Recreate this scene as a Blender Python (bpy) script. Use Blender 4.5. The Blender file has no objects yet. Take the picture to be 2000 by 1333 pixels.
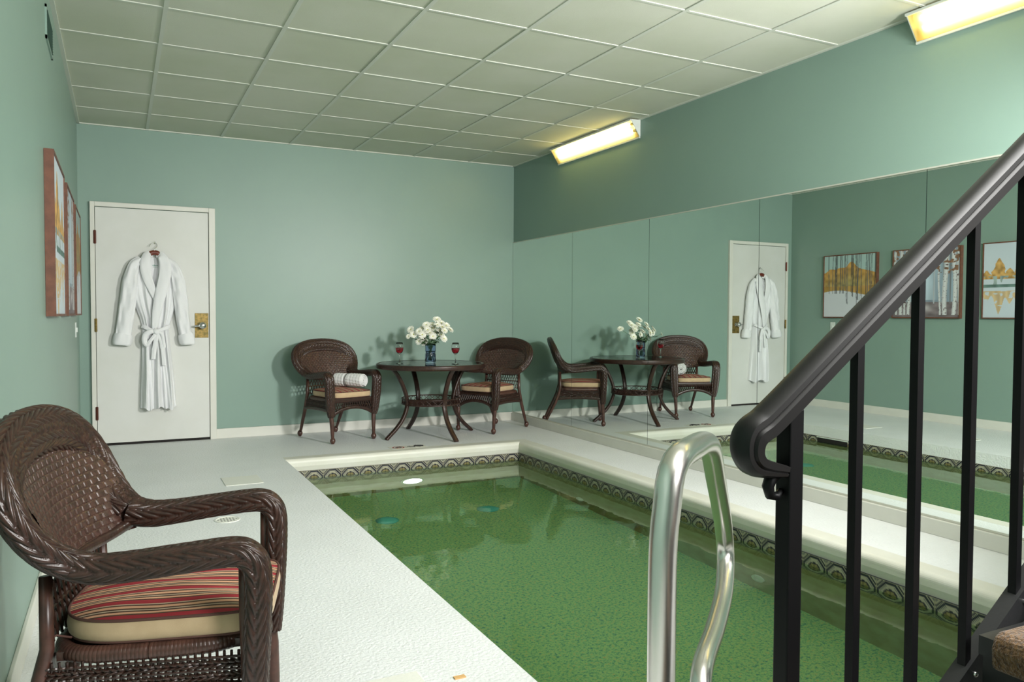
import bpy, math, random
import numpy as np
from mathutils import Vector, Matrix

SC = bpy.context.scene
COL = SC.collection
rnd = random.Random(7)

# ------------------------------------------------------------------ camera
cam_d = bpy.data.cameras.new('camera'); cam = bpy.data.objects.new('camera', cam_d); COL.objects.link(cam)
_R = Vector((0.89301302, -0.45001054, 0.00427308)); _U = Vector((0.01106425, 0.03144644, 0.9994442)); _F = Vector((0.44989479, 0.8924694, -0.03306111))
m = Matrix.Identity(4)
for i in range(3):
    m[i][0] = _R[i]; m[i][1] = _U[i]; m[i][2] = -_F[i]
m[0][3], m[1][3], m[2][3] = 0.0, 0.0, 1.1394
cam.matrix_world = m
cam_d.sensor_width = 36.0; cam_d.lens = 1523.1265 / 2000 * 36.0
cam_d.clip_start = 0.02; cam_d.clip_end = 60
SC.camera = cam

# ------------------------------------------------------------------ world, lights, exposure
w = bpy.data.worlds.new('world'); SC.world = w; w.use_nodes = True
w.node_tree.nodes['Background'].inputs[0].default_value = (0.6, 0.7, 0.7, 1)
w.node_tree.nodes['Background'].inputs[1].default_value = 0.05
SC.view_settings.view_transform = 'Standard'; SC.view_settings.look = 'None'
SC.view_settings.exposure = -0.10; SC.view_settings.gamma = 1.0
SC.view_settings.use_curve_mapping = False
SC.cycles.use_denoising = True
SC.cycles.max_bounces = 10; SC.cycles.diffuse_bounces = 4; SC.cycles.glossy_bounces = 5
SC.cycles.transmission_bounces = 8; SC.cycles.transparent_max_bounces = 12
SC.cycles.caustics_reflective = True; SC.cycles.caustics_refractive = True
SC.cycles.blur_glossy = 0.5; SC.cycles.sample_clamp_indirect = 3.0

def area(name, loc, target, size, power, color, spread=180):
    d = bpy.data.lights.new(name, 'AREA'); d.shape = 'SQUARE'; d.size = size; d.energy = power; d.color = color
    d.spread = math.radians(spread)
    o = bpy.data.objects.new(name, d); COL.objects.link(o); o.location = loc
    o.rotation_euler = (Vector(target) - Vector(loc)).to_track_quat('-Z', 'Y').to_euler()
    return o
# photographer's softbox behind the camera, then two added lights
area('softbox_light', (2.0, -0.9, 1.95), (0.9, 4.6, 0.7), 0.7, 130, (1.0, 0.99, 0.97))
area('added_overhead_fill', (1.45, 0.5, 2.62), (0.9, 2.6, 0.0), 0.8, 75, (1.0, 0.99, 0.97))  # added fill, brightens the near deck and left wall
area('added_side_light', (3.45, 1.15, 2.05), (1.2, 6.6, 0.6), 0.28, 80, (1.0, 0.98, 0.95), 110)  # added light, stands in for the softbox's mirror reflection to throw shadows left

WL, WR, YB, H, YF = -0.30, 3.82, 7.55, 2.744, -1.7

# ------------------------------------------------------------------ material helpers
def nt(name):
    mt = bpy.data.materials.new(name); mt.use_nodes = True
    return mt, mt.node_tree, mt.node_tree.nodes['Principled BSDF']
def mat(name, col, rough=0.5, metal=0.0, noise=None, bump=None, spec=0.5, trans=0.0, ior=1.45, coat=0.0, sheen=0.0, col2=None):
    """noise=(scale, detail) mixes col with col2; bump=(scale, strength, distance)"""
    mt, t, b = nt(name)
    b.inputs['Base Color'].default_value = (*col, 1); b.inputs['Roughness'].default_value = rough
    b.inputs['Metallic'].default_value = metal; b.inputs['Specular IOR Level'].default_value = spec
    b.inputs['Transmission Weight'].default_value = trans; b.inputs['IOR'].default_value = ior
    b.inputs['Coat Weight'].default_value = coat; b.inputs['Sheen Weight'].default_value = sheen
    tc = t.nodes.new('ShaderNodeTexCoord')
    if noise:
        n = t.nodes.new('ShaderNodeTexNoise'); n.inputs['Scale'].default_value = noise[0]; n.inputs['Detail'].default_value = noise[1]
        t.links.new(tc.outputs['Object'], n.inputs['Vector'])
        r = t.nodes.new('ShaderNodeValToRGB'); r.color_ramp.elements[0].position = 0.35; r.color_ramp.elements[1].position = 0.65
        r.color_ramp.elements[0].color = (*col, 1); r.color_ramp.elements[1].color = (*(col2 or [c * 0.85 for c in col]), 1)
        t.links.new(n.outputs['Fac'], r.inputs['Fac']); t.links.new(r.outputs['Color'], b.inputs['Base Color'])
    if bump:
        n = t.nodes.new('ShaderNodeTexNoise'); n.inputs['Scale'].default_value = bump[0]; n.inputs['Detail'].default_value = 4
        t.links.new(tc.outputs['Object'], n.inputs['Vector'])
        bp = t.nodes.new('ShaderNodeBump'); bp.inputs['Strength'].default_value = bump[1]; bp.inputs['Distance'].default_value = bump[2]
        t.links.new(n.outputs['Fac'], bp.inputs['Height']); t.links.new(bp.outputs['Normal'], b.inputs['Normal'])
    return mt
def attr_mat(name, rough=0.5, spec=0.4, bump=None):
    mt, t, b = nt(name)
    a = t.nodes.new('ShaderNodeAttribute'); a.attribute_name = 'col'
    t.links.new(a.outputs['Color'], b.inputs['Base Color']); b.inputs['Roughness'].default_value = rough; b.inputs['Specular IOR Level'].default_value = spec
    if bump:
        n = t.nodes.new('ShaderNodeTexNoise'); n.inputs['Scale'].default_value = bump[0]
        bp = t.nodes.new('ShaderNodeBump'); bp.inputs['Strength'].default_value = bump[1]; bp.inputs['Distance'].default_value = bump[2]
        t.links.new(n.outputs['Fac'], bp.inputs['Height']); t.links.new(bp.outputs['Normal'], b.inputs['Normal'])
    return mt
def emit(name, col, s):
    mt = bpy.data.materials.new(name); mt.use_nodes = True; t = mt.node_tree; t.nodes.clear()
    e = t.nodes.new('ShaderNodeEmission'); e.inputs[0].default_value = (*col, 1); e.inputs[1].default_value = s
    o = t.nodes.new('ShaderNodeOutputMaterial'); t.links.new(e.outputs[0], o.inputs[0]); return mt

M = {}
M['wall'] = mat('teal_wall_paint', (0.222, 0.326, 0.276), 0.38, noise=(1.3, 3), col2=(0.212, 0.312, 0.266), bump=(260, 0.12, 0.002), spec=0.4)
M['trim'] = mat('white_trim_paint', (0.66, 0.66, 0.60), 0.42, noise=(5, 4), col2=(0.62, 0.62, 0.56), bump=(60, 0.1, 0.002))
M['deck'] = mat('white_deck_paint', (0.77, 0.79, 0.79), 0.42, noise=(2.2, 6), col2=(0.73, 0.75, 0.745), bump=(75, 0.7, 0.006), spec=0.4)
M['coping'] = mat('cream_coping_paint', (0.70, 0.70, 0.63), 0.4, noise=(4, 5), col2=(0.65, 0.645, 0.56), bump=(90, 0.2, 0.003))
M['ctile'] = mat('ceiling_tile_paint', (0.60, 0.62, 0.53), 0.8, noise=(1.6, 5), col2=(0.54, 0.57, 0.46), bump=(220, 0.3, 0.002), spec=0.2)
M['cgrid'] = mat('ceiling_grid_paint', (0.58, 0.61, 0.54), 0.6)
M['door'] = mat('white_door_paint', (0.64, 0.65, 0.62), 0.45, noise=(3, 6), col2=(0.60, 0.61, 0.57), bump=(12, 0.05, 0.004))
M['dark'] = mat('dark_gap', (0.015, 0.013, 0.012), 0.9)
M['hinge'] = mat('bronze_hinge', (0.10, 0.03, 0.02), 0.4, 0.7)
M['brass'] = mat('tarnished_brass', (0.30, 0.20, 0.06), 0.45, 0.6, noise=(40, 6), col2=(0.12, 0.10, 0.03))
M['chrome'] = mat('polished_steel', (0.74, 0.71, 0.68), 0.27, 1.0, bump=(500, 0.05, 0.0005))
M['steel'] = mat('brushed_chrome', (0.66, 0.66, 0.64), 0.25, 1.0)
M['black'] = mat('black_satin_metal', (0.003, 0.003, 0.0035), 0.42, 0.0, spec=0.2)
M['rail'] = mat('dark_vinyl_handrail', (0.008, 0.0075, 0.0075), 0.40, spec=0.28)
M['step'] = mat('charcoal_step_metal', (0.010, 0.010, 0.011), 0.5, bump=(200, 0.2, 0.001))
M['wicker'] = mat('brown_wicker', (0.046, 0.021, 0.015), 0.28, noise=(55, 4), col2=(0.024, 0.012, 0.009), spec=0.55, bump=(400, 0.15, 0.001))
M['wicker2'] = mat('brown_flat_wicker', (0.070, 0.034, 0.026), 0.27, noise=(60, 3), col2=(0.04, 0.021, 0.016), spec=0.65, bump=(300, 0.2, 0.001))
M['pole'] = mat('wrapped_pole_wicker', (0.085, 0.036, 0.026), 0.32, noise=(30, 4), col2=(0.05, 0.022, 0.016), spec=0.6)
M['beige'] = mat('beige_canvas', (0.53, 0.385, 0.235), 0.85, noise=(20, 5), col2=(0.48, 0.345, 0.205), bump=(900, 0.3, 0.001), sheen=0.2)
M['piping'] = mat('brown_piping', (0.10, 0.045, 0.035), 0.8)
M['terry'] = mat('white_terry_cloth', (0.80, 0.80, 0.80), 0.95, bump=(700, 0.7, 0.003), sheen=0.4, spec=0.1)
M['robe'] = mat('white_robe_cotton', (0.78, 0.79, 0.80), 0.95, bump=(500, 0.5, 0.002), sheen=0.3, spec=0.1)
M['cord'] = mat('grey_cord', (0.18, 0.18, 0.17), 0.8)
M['hanger'] = mat('red_brown_varnished_wood', (0.17, 0.035, 0.018), 0.3, noise=(30, 5), col2=(0.11, 0.02, 0.012), coat=0.3)
M['frame'] = mat('brown_frame_wood', (0.16, 0.065, 0.038), 0.55, noise=(25, 5), col2=(0.11, 0.045, 0.028))
M['glass'] = mat('clear_glass', (1, 1, 1), 0.0, trans=1.0, ior=1.45)
M['vase'] = mat('blue_tinted_glass', (0.62, 0.70, 0.90), 0.02, trans=1.0, ior=1.3)
M['wine'] = mat('rose_wine', (0.62, 0.03, 0.05), 0.0, trans=1.0, ior=1.33)
M['petal'] = mat('white_petals', (0.90, 0.90, 0.80), 0.7, spec=0.2)
M['floret'] = mat('yellow_green_floret', (0.45, 0.48, 0.06), 0.8)
M['stem'] = mat('green_stem', (0.05, 0.13, 0.03), 0.6)
M['leaf'] = mat('dark_green_leaf', (0.025, 0.07, 0.02), 0.55, noise=(60, 2), col2=(0.04, 0.11, 0.03))
M['tile'] = attr_mat('patterned_waterline_tile', 0.25, 0.5)
M['art'] = attr_mat('painted_canvas', 0.65, 0.3, bump=(150, 0.4, 0.002))
M['mirror'] = mat('mirror_glass', (0.84, 0.90, 0.865), 0.0, 1.0)
M['mirroredge'] = mat('mirror_edge', (0.03, 0.05, 0.045), 0.3)
M['channel'] = mat('aluminium_channel', (0.62, 0.62, 0.55), 0.4, 0.4)
M['lampbody'] = mat('white_enamel_housing', (0.62, 0.66, 0.62), 0.4)
M['reflector'] = mat('yellowed_reflector', (0.80, 0.62, 0.30), 0.5)
M['vent'] = mat('teal_vent_paint', (0.10, 0.17, 0.145), 0.5)
M['plate'] = mat('white_plastic', (0.66, 0.70, 0.66), 0.35)
M['red'] = mat('red_marking', (0.35, 0.05, 0.05), 0.6); M['ink'] = mat('black_marking', (0.03, 0.03, 0.03), 0.6)
M['cover'] = mat('turquoise_cover', (0.10, 0.52, 0.50), 0.5)
M['label'] = mat('green_print', (0.12, 0.28, 0.22), 0.8)
M['tan'] = mat('tan_wood_chip', (0.62, 0.38, 0.16), 0.8)
M['caulk'] = mat('ivory_cover_plate', (0.75, 0.755, 0.69), 0.5, bump=(120, 0.3, 0.003))

# carpet
M['carpet'] = mat('brown_carpet', (0.17, 0.095, 0.042), 1.0, noise=(160, 3), col2=(0.06, 0.032, 0.014), bump=(260, 1.0, 0.006), sheen=0.3, spec=0.05)

# striped seat cloth: stripes run front to back
def stripe_mat():
    mt, t, b = nt('striped_canvas')
    b.inputs['Roughness'].default_value = 0.85
    tc = t.nodes.new('ShaderNodeTexCoord'); sx = t.nodes.new('ShaderNodeSeparateXYZ'); t.links.new(tc.outputs['Object'], sx.inputs[0])
    mu = t.nodes.new('ShaderNodeMath'); mu.operation = 'DIVIDE'; mu.inputs[1].default_value = 0.062
    fr = t.nodes.new('ShaderNodeMath'); fr.operation = 'FRACT'
    t.links.new(sx.outputs['X'], mu.inputs[0]); t.links.new(mu.outputs[0], fr.inputs[0])
    r = t.nodes.new('ShaderNodeValToRGB'); r.color_ramp.interpolation = 'CONSTANT'
    red = (0.30, 0.018, 0.028); dk = (0.075, 0.038, 0.022); tan = (0.50, 0.38, 0.27); pk = (0.62, 0.33, 0.20)
    seq = [(0, red), (0.28, tan), (0.34, dk), (0.43, pk), (0.58, dk), (0.67, tan), (0.73, dk), (0.81, pk), (0.92, dk)]
    el = r.color_ramp.elements
    el[0].position = 0; el[0].color = (*red, 1); el[1].position = 0.28; el[1].color = (*tan, 1)
    for p_, c_ in seq[2:]:
        e = el.new(p_); e.color = (*c_, 1)
    t.links.new(fr.outputs[0], r.inputs[0]); t.links.new(r.outputs[0], b.inputs['Base Color'])
    return mt
M['stripe'] = stripe_mat()

def pebble_mat():
    mt, t, b = nt('green_speckled_plaster')
    b.inputs['Roughness'].default_value = 0.7
    tc = t.nodes.new('ShaderNodeTexCoord')
    v = t.nodes.new('ShaderNodeTexNoise'); v.inputs['Scale'].default_value = 62; v.inputs['Detail'].default_value = 3; v.inputs['Roughness'].default_value = 0.8
    t.links.new(tc.outputs['Object'], v.inputs['Vector'])
    r = t.nodes.new('ShaderNodeValToRGB'); el = r.color_ramp.elements
    el[0].position = 0.33; el[0].color = (0.06, 0.20, 0.20, 1); el[1].position = 0.66; el[1].color = (0.60, 0.34, 0.14, 1)
    e = el.new(0.42); e.color = (0.19, 0.38, 0.20, 1); e = el.new(0.52); e.color = (0.36, 0.57, 0.25, 1); e = el.new(0.60); e.color = (0.47, 0.56, 0.23, 1)
    t.links.new(v.outputs['Fac'], r.inputs[0]); t.links.new(r.outputs[0], b.inputs['Base Color'])
    return mt
M['pebble'] = pebble_mat()
M['plaster'] = mat('olive_wall_plaster', (0.34, 0.33, 0.17), 0.7, noise=(9, 8), col2=(0.28, 0.24, 0.10))

def water_mat():
    mt = bpy.data.materials.new('pool_water'); mt.use_nodes = True; t = mt.node_tree; t.nodes.clear()
    o = t.nodes.new('ShaderNodeOutputMaterial'); g = t.nodes.new('ShaderNodeBsdfGlass')
    g.inputs['Color'].default_value = (0.86, 0.98, 0.86, 1); g.inputs['IOR'].default_value = 1.33; g.inputs['Roughness'].default_value = 0.0
    tc = t.nodes.new('ShaderNodeTexCoord'); n = t.nodes.new('ShaderNodeTexNoise'); n.inputs['Scale'].default_value = 7; n.inputs['Detail'].default_value = 3
    t.links.new(tc.outputs['Object'], n.inputs['Vector'])
    bp = t.nodes.new('ShaderNodeBump'); bp.inputs['Strength'].default_value = 0.10; bp.inputs['Distance'].default_value = 0.01
    t.links.new(n.outputs['Fac'], bp.inputs['Height']); t.links.new(bp.outputs['Normal'], g.inputs['Normal'])
    t.links.new(g.outputs[0], o.inputs[0]); return mt
M['water'] = water_mat()

def lens_mat():
    mt = bpy.data.materials.new('yellowed_acrylic_lens'); mt.use_nodes = True; t = mt.node_tree; t.nodes.clear()
    o = t.nodes.new('ShaderNodeOutputMaterial')
    a = t.nodes.new('ShaderNodeBsdfTransparent'); a.inputs[0].default_value = (0.95, 0.85, 0.55, 1)
    b = t.nodes.new('ShaderNodeBsdfTranslucent'); b.inputs[0].default_value = (0.9, 0.75, 0.42, 1)
    c = t.nodes.new('ShaderNodeBsdfGlossy'); c.inputs['Roughness'].default_value = 0.2
    m1 = t.nodes.new('ShaderNodeMixShader'); m1.inputs[0].default_value = 0.5; m2 = t.nodes.new('ShaderNodeMixShader'); m2.inputs[0].default_value = 0.06
    t.links.new(a.outputs[0], m1.inputs[1]); t.links.new(b.outputs[0], m1.inputs[2]); t.links.new(m1.outputs[0], m2.inputs[1]); t.links.new(c.outputs[0], m2.inputs[2])
    t.links.new(m2.outputs[0], o.inputs[0]); return mt
M['lens'] = lens_mat()
def tabletop_mat():
    mt = bpy.data.materials.new('table_glass'); mt.use_nodes = True; t = mt.node_tree; t.nodes.clear()
    o = t.nodes.new('ShaderNodeOutputMaterial'); a = t.nodes.new('ShaderNodeBsdfTransparent'); a.inputs[0].default_value = (0.86, 0.94, 0.92, 1)
    c = t.nodes.new('ShaderNodeBsdfGlossy'); c.inputs['Roughness'].default_value = 0.03
    f = t.nodes.new('ShaderNodeFresnel'); f.inputs[0].default_value = 1.5; mx = t.nodes.new('ShaderNodeMixShader')
    t.links.new(f.outputs[0], mx.inputs[0]); t.links.new(a.outputs[0], mx.inputs[1]); t.links.new(c.outputs[0], mx.inputs[2]); t.links.new(mx.outputs[0], o.inputs[0]); return mt
M['tglass'] = tabletop_mat()

# ------------------------------------------------------------------ geometry helpers
class MB:
    def __init__(s): s.v = []; s.f = []; s.mi = []; s.cur = 0
    def add(s, vs, fs):
        o = len(s.v); s.v += [tuple(map(float, v)) for v in vs]; s.f += [tuple(i + o for i in f) for f in fs]; s.mi += [s.cur] * len(fs)
        return s
    def box(s, x0, x1, y0, y1, z0, z1):
        return s.add([(x0, y0, z0), (x1, y0, z0), (x1, y1, z0), (x0, y1, z0), (x0, y0, z1), (x1, y0, z1), (x1, y1, z1), (x0, y1, z1)],
                     [(0, 3, 2, 1), (4, 5, 6, 7), (0, 1, 5, 4), (1, 2, 6, 5), (2, 3, 7, 6), (3, 0, 4, 7)])
    def tube(s, pts, r, n=8, caps=True, flat=None):
        """tube along pts; r number or list; flat=(normal vector, ratio) squashes it along that direction"""
        pts = [Vector(p) for p in pts]; k = len(pts); rs = r if isinstance(r, (list, tuple)) else [r] * k
        up = None; vs = []; fs = []
        for i, p in enumerate(pts):
            tg = (pts[min(i + 1, k - 1)] - pts[max(i - 1, 0)]).normalized()
            if up is None:
                up = Vector((0, 0, 1)) if abs(tg.z) < 0.9 else Vector((0, 1, 0))
                if flat: up = Vector(flat[0])
            elif flat: up = Vector(flat[0])
            a = tg.cross(up)
            if a.length < 1e-5: a = tg.orthogonal()
            a.normalize(); b = a.cross(tg).normalized(); up = b
            q = flat[1] if flat else 1.0
            for j in range(n):
                th = 2 * math.pi * j / n
                vs.append(p + a * (rs[i] * math.cos(th)) + b * (rs[i] * q * math.sin(th)))
        for i in range(k - 1):
            for j in range(n):
                j2 = (j + 1) % n
                fs.append((i * n + j, i * n + j2, (i + 1) * n + j2, (i + 1) * n + j))
        if caps:
            fs.append(tuple(range(n))[::-1]); fs.append(tuple((k - 1) * n + j for j in range(n)))
        return s.add(vs, fs)
    def lathe(s, prof, c=(0, 0, 0), n=32, axis='z'):
        vs = []; fs = []
        for (r, h) in prof:
            for j in range(n):
                th = 2 * math.pi * j / n
                x, y = r * math.cos(th), r * math.sin(th)
                p = {'z': (x, y, h), 'x': (h, x, y), 'y': (y, h, x)}[axis]
                vs.append((c[0] + p[0], c[1] + p[1], c[2] + p[2]))
        for i in range(len(prof) - 1):
            for j in range(n):
                j2 = (j + 1) % n
                fs.append((i * n + j, i * n + j2, (i + 1) * n + j2, (i + 1) * n + j))
        if prof[0][0] > 1e-4: fs.append(tuple(range(n))[::-1])
        if prof[-1][0] > 1e-4: fs.append(tuple((len(prof) - 1) * n + j for j in range(n)))
        return s.add(vs, fs)
    def ball(s, c, r, n=12, sz=1.0):
        return s.lathe([(max(1e-5, r * math.sin(math.pi * i / n)), -r * sz * math.cos(math.pi * i / n)) for i in range(n + 1)], c, n * 2)
    def grid(s, P, closed_u=False):
        """P: array (a,b,3)"""
        a, b = P.shape[:2]; vs = P.reshape(-1, 3); fs = []
        for i in range(a - 1):
            for j in range(b if closed_u else b - 1):
                j2 = (j + 1) % b
                fs.append((i * b + j, i * b + j2, (i + 1) * b + j2, (i + 1) * b + j))
        return s.add(vs, fs)
    def build(s, name, mt, parent=None, smooth=False, bevel=0, loc=None):
        me = bpy.data.meshes.new(name); me.from_pydata(s.v, [], s.f)
        for x in (mt if isinstance(mt, (list, tuple)) else [mt]): me.materials.append(M[x] if isinstance(x, str) else x)
        if isinstance(mt, (list, tuple)): me.polygons.foreach_set('material_index', s.mi)
        if smooth: me.polygons.foreach_set('use_smooth', [True] * len(me.polygons))
        me.validate(); me.update()
        o = bpy.data.objects.new(name, me); COL.objects.link(o)
        if parent: o.parent = parent
        if loc: o.location = loc
        if bevel:
            bv = o.modifiers.new('bevel', 'BEVEL'); bv.width = bevel; bv.segments = 2; bv.limit_method = 'ANGLE'
        return o
def colour(o, cols):
    a = o.data.color_attributes.new('col', 'FLOAT_COLOR', 'POINT')
    c = np.ones((len(cols), 4), np.float32); c[:, :3] = cols; a.data.foreach_set('color', c.ravel())
def empty(name, loc=(0, 0, 0), rz=0):
    o = bpy.data.objects.new(name, None); COL.objects.link(o); o.location = loc; o.rotation_euler = (0, 0, rz); o.empty_display_size = 0.1
    return o
def tag(o, label, cat, group=None, kind=None):
    o['label'] = label; o['category'] = cat
    if group: o['group'] = group
    if kind: o['kind'] = kind
    return o
def struct(o, label, cat):
    return tag(o, label, cat, kind='structure')
def copy_tree(o, parent=None):
    c = o.copy(); COL.objects.link(c)
    if parent: c.parent = parent
    for ch in list(o.children): copy_tree(ch, c)
    return c
def crom(P, n):
    """Catmull-Rom through rows of P (k,d) with n samples spread by arc length of the first 3 columns"""
    P = np.array(P, float); Q = np.vstack([2 * P[0] - P[1], P, 2 * P[-1] - P[-2]]); out = []
    for i in range(1, len(Q) - 2):
        for t in np.linspace(0, 1, 24, endpoint=False):
            a, b, c, d = Q[i - 1], Q[i], Q[i + 1], Q[i + 2]
            out.append(0.5 * (2 * b + (c - a) * t + (2 * a - 5 * b + 4 * c - d) * t * t + (3 * b - a - 3 * c + d) * t ** 3))
    out.append(P[-1]); out = np.array(out)
    L = np.concatenate([[0], np.cumsum(np.linalg.norm(np.diff(out[:, :3], axis=0), axis=1))])
    s = np.linspace(0, L[-1], n)
    return np.stack([np.interp(s, L, out[:, k]) for k in range(out.shape[1])], 1), s

# ------------------------------------------------------------------ room shell
def wallobj(name, x0, x1, y0, y1, z0, z1, label, m='wall', cat='wall'):
    o = MB().box(x0, x1, y0, y1, z0, z1).build(name, m); return struct(o, label, cat)
wallobj('wall_back', WL - .1, WR + .1, YB, YB + .1, -.02, H + .1, 'teal painted back wall behind the table and the white door')
wallobj('wall_left', WL - .1, WL, YF, YB, -.02, H + .1, 'teal painted left wall with three paintings')
wallobj('wall_right', WR, WR + .1, YF, YB, -.02, H + .1, 'teal painted right wall above the mirror panels')
wallobj('wall_front', WL - .1, WR + .1, YF - .1, YF, -.02, H + .1, 'teal painted wall behind the camera')

PX0, PX1, PY0, PY1 = 1.15, 3.20, 1.30, 6.20      # pool opening
ZW = -0.155; ZF = -0.87
fl = MB()
fl.box(WL, PX0, YF, YB, -.12, 0)
fl.box(PX1 + .12, WR, YF, YB, -.12, 0)
fl.box(PX0, PX1 + .12, YF, PY0 - .12, -.12, 0)
fl.box(PX0, PX1 + .12, PY1 + .12, YB, -.12, 0)
struct(fl.build('floor', 'deck'), 'white painted textured pool deck', 'floor')

# baseboards
def bboard(name, x0, x1, y0, y1, z1, label):
    struct(MB().box(x0, x1, y0, y1, 0, z1).build(name, 'trim', bevel=.003), label, 'baseboard')
bboard('baseboard_back', .785, WR, YB - .014, YB, .09, 'white baseboard under the teal back wall')
bboard('baseboard_left', WL, WL + .014, YF, YB, .09, 'white baseboard along the left wall')
bboard('baseboard_right', WR - .03, WR, YF, YB - .014, .083, 'white baseboard under the mirror panels')

# ceiling: tiles (pattern) on a grid
T = 0.61; GX = [0.2382 + i * T for i in range(-1, 7)]; GY = [6.3504 - j * T for j in range(-2, 14)]
ct = MB(); xs = [WL] + [x for x in GX if x > WL + .02 and x < WR - .05] + [WR]; ys = [YB] + [y for y in GY if y < YB - .05 and y > YF + .05] + [YF]
for i in range(len(xs) - 1):
    for j in range(len(ys) - 1):
        dz = rnd.uniform(0, .003)
        ct.box(xs[i] + .003, xs[i + 1] - .003, ys[j + 1] + .003, ys[j] - .003, H + dz, H + .02)
ceil_o = struct(ct.build('ceiling', 'ctile'), 'suspended ceiling of square off-white tiles', 'ceiling')
cg = MB()
for x in xs[1:-1]: cg.box(x - .012, x + .012, YF, YB, H - .0035, H + .001)
for y in ys[1:-1]: cg.box(WL, WR, y - .009, y + .009, H - .003, H + .001)
cg.box(WL, WL + .022, YF, YB, H - .008, H + .001); cg.box(WR - .02, WR, YF, YB, H - .008, H + .001)
cg.box(WL, WR, YB - .016, YB, H - .008, H + .001)
cg.build('ceiling_grid', 'cgrid', ceil_o)
slab = MB().box(WL - .1, WR + .1, YF - .1, YB + .1, H + .021, H + .1).build('ceiling_backing', 'dark', ceil_o)

# ------------------------------------------------------------------ door
DX0, DX1, DZ = -.172, .727, 2.045
fr = MB(); cw = .045
fr.box(-.212, DX0 - .004, YB - .035, YB, 0, 2.09); fr.box(DX1 + .004, .785, YB - .035, YB, 0, 2.09)
fr.box(DX0 - .004, DX1 + .004, YB - .035, YB, DZ + .005, 2.09)
door = empty('door_1', ((DX0 + DX1) / 2, YB, 0)); struct(door, 'white flush door in the left part of the back wall', 'door')
def local(o, par): o.parent = par; o.matrix_parent_inverse = Matrix.Translation(-Vector(par.location)) if par.rotation_euler.z == 0 else par.matrix_world.inverted()
def bp(mb, name, mt, par, **k):
    o = mb.build(name, mt, **k); local(o, par); return o
bp(fr, 'door_frame', 'trim', door, bevel=.004)
bp(MB().box(DX0, DX1, YB - .022, YB - .002, .022, DZ), 'door_leaf', 'door', door, bevel=.002)
bp(MB().box(DX0, DX1, YB - .012, YB - .001, 0.0, .022), 'bottom_gap', 'dark', door)
for z0 in (1.735, .985, .23):
    h = MB().box(DX0 - .014, DX0 + .008, YB - .0375, YB - .033, z0, z0 + .108)
    h.tube([(DX0 - .002, YB - .042, z0 - .004), (DX0 - .002, YB - .042, z0 + .112)], .007, 10)
    bp(h, 'hinge', 'brass' if z0 == .985 else 'hinge', door)
lk = bp(MB().box(.608, .722, YB - .026, YB - .021, .925, 1.145), 'lock_plate', 'brass', door, bevel=.002)
kb = MB().lathe([(.026, -.0), (.028, -.008), (.018, -.016), (.013, -.03), (.013, -.04), (.026, -.048), (.031, -.062), (.026, -.074), (.01, -.08), (.0001, -.081)], (.668, YB - .026, 1.035), 24, 'y')
kb.tube([(.668, YB - .085, 1.035), (.64, YB - .088, 1.033), (.60, YB - .085, 1.030)], [.011, .011, .008], 10)
ko = kb.build('door_knob', 'steel', lk, smooth=True)

# ------------------------------------------------------------------ mirrors
seams = [YB - .002, 6.31, 5.12, 3.913, 2.711, 1.51, .31, -.89, YF + .01]
wher = ['in the far corner beside the table', 'second from the far corner', 'reflecting the white door edge, third from the far corner', 'fourth from the far corner, showing the door and first painting',
        'behind the stair railing balusters, fifth from the far corner', 'sixth from the far corner beside the stairs', 'seventh from the far corner beside the stairs', 'last panel behind the camera']
MX = 3.812
for k in range(8):
    y1, y0 = seams[k] - .002, seams[k + 1] + .002
    r = empty('mirror_panel', (MX, (y0 + y1) / 2, .0))
    tag(r, 'tall mirror panel ' + wher[k], 'mirror', 'mirror panels along the right wall')
    bp(MB().add([(MX, y0, .095), (MX, y1, .095), (MX, y1, 1.918), (MX, y0, 1.918)], [(0, 3, 2, 1)]), 'reflective_face', 'mirror', r)
    bp(MB().box(MX + .0006, MX + .007, y0 - .001, y1 + .001, .094, 1.919), 'glass_edge', 'mirroredge', r)
ch = MB().box(MX - .002, WR, YF, YB, .084, .095).box(MX - .003, WR, YF, YB, 1.918, 1.926)
struct(ch.build('trim_1', 'channel'), 'thin metal channel above and below the mirrors', 'trim')

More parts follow.
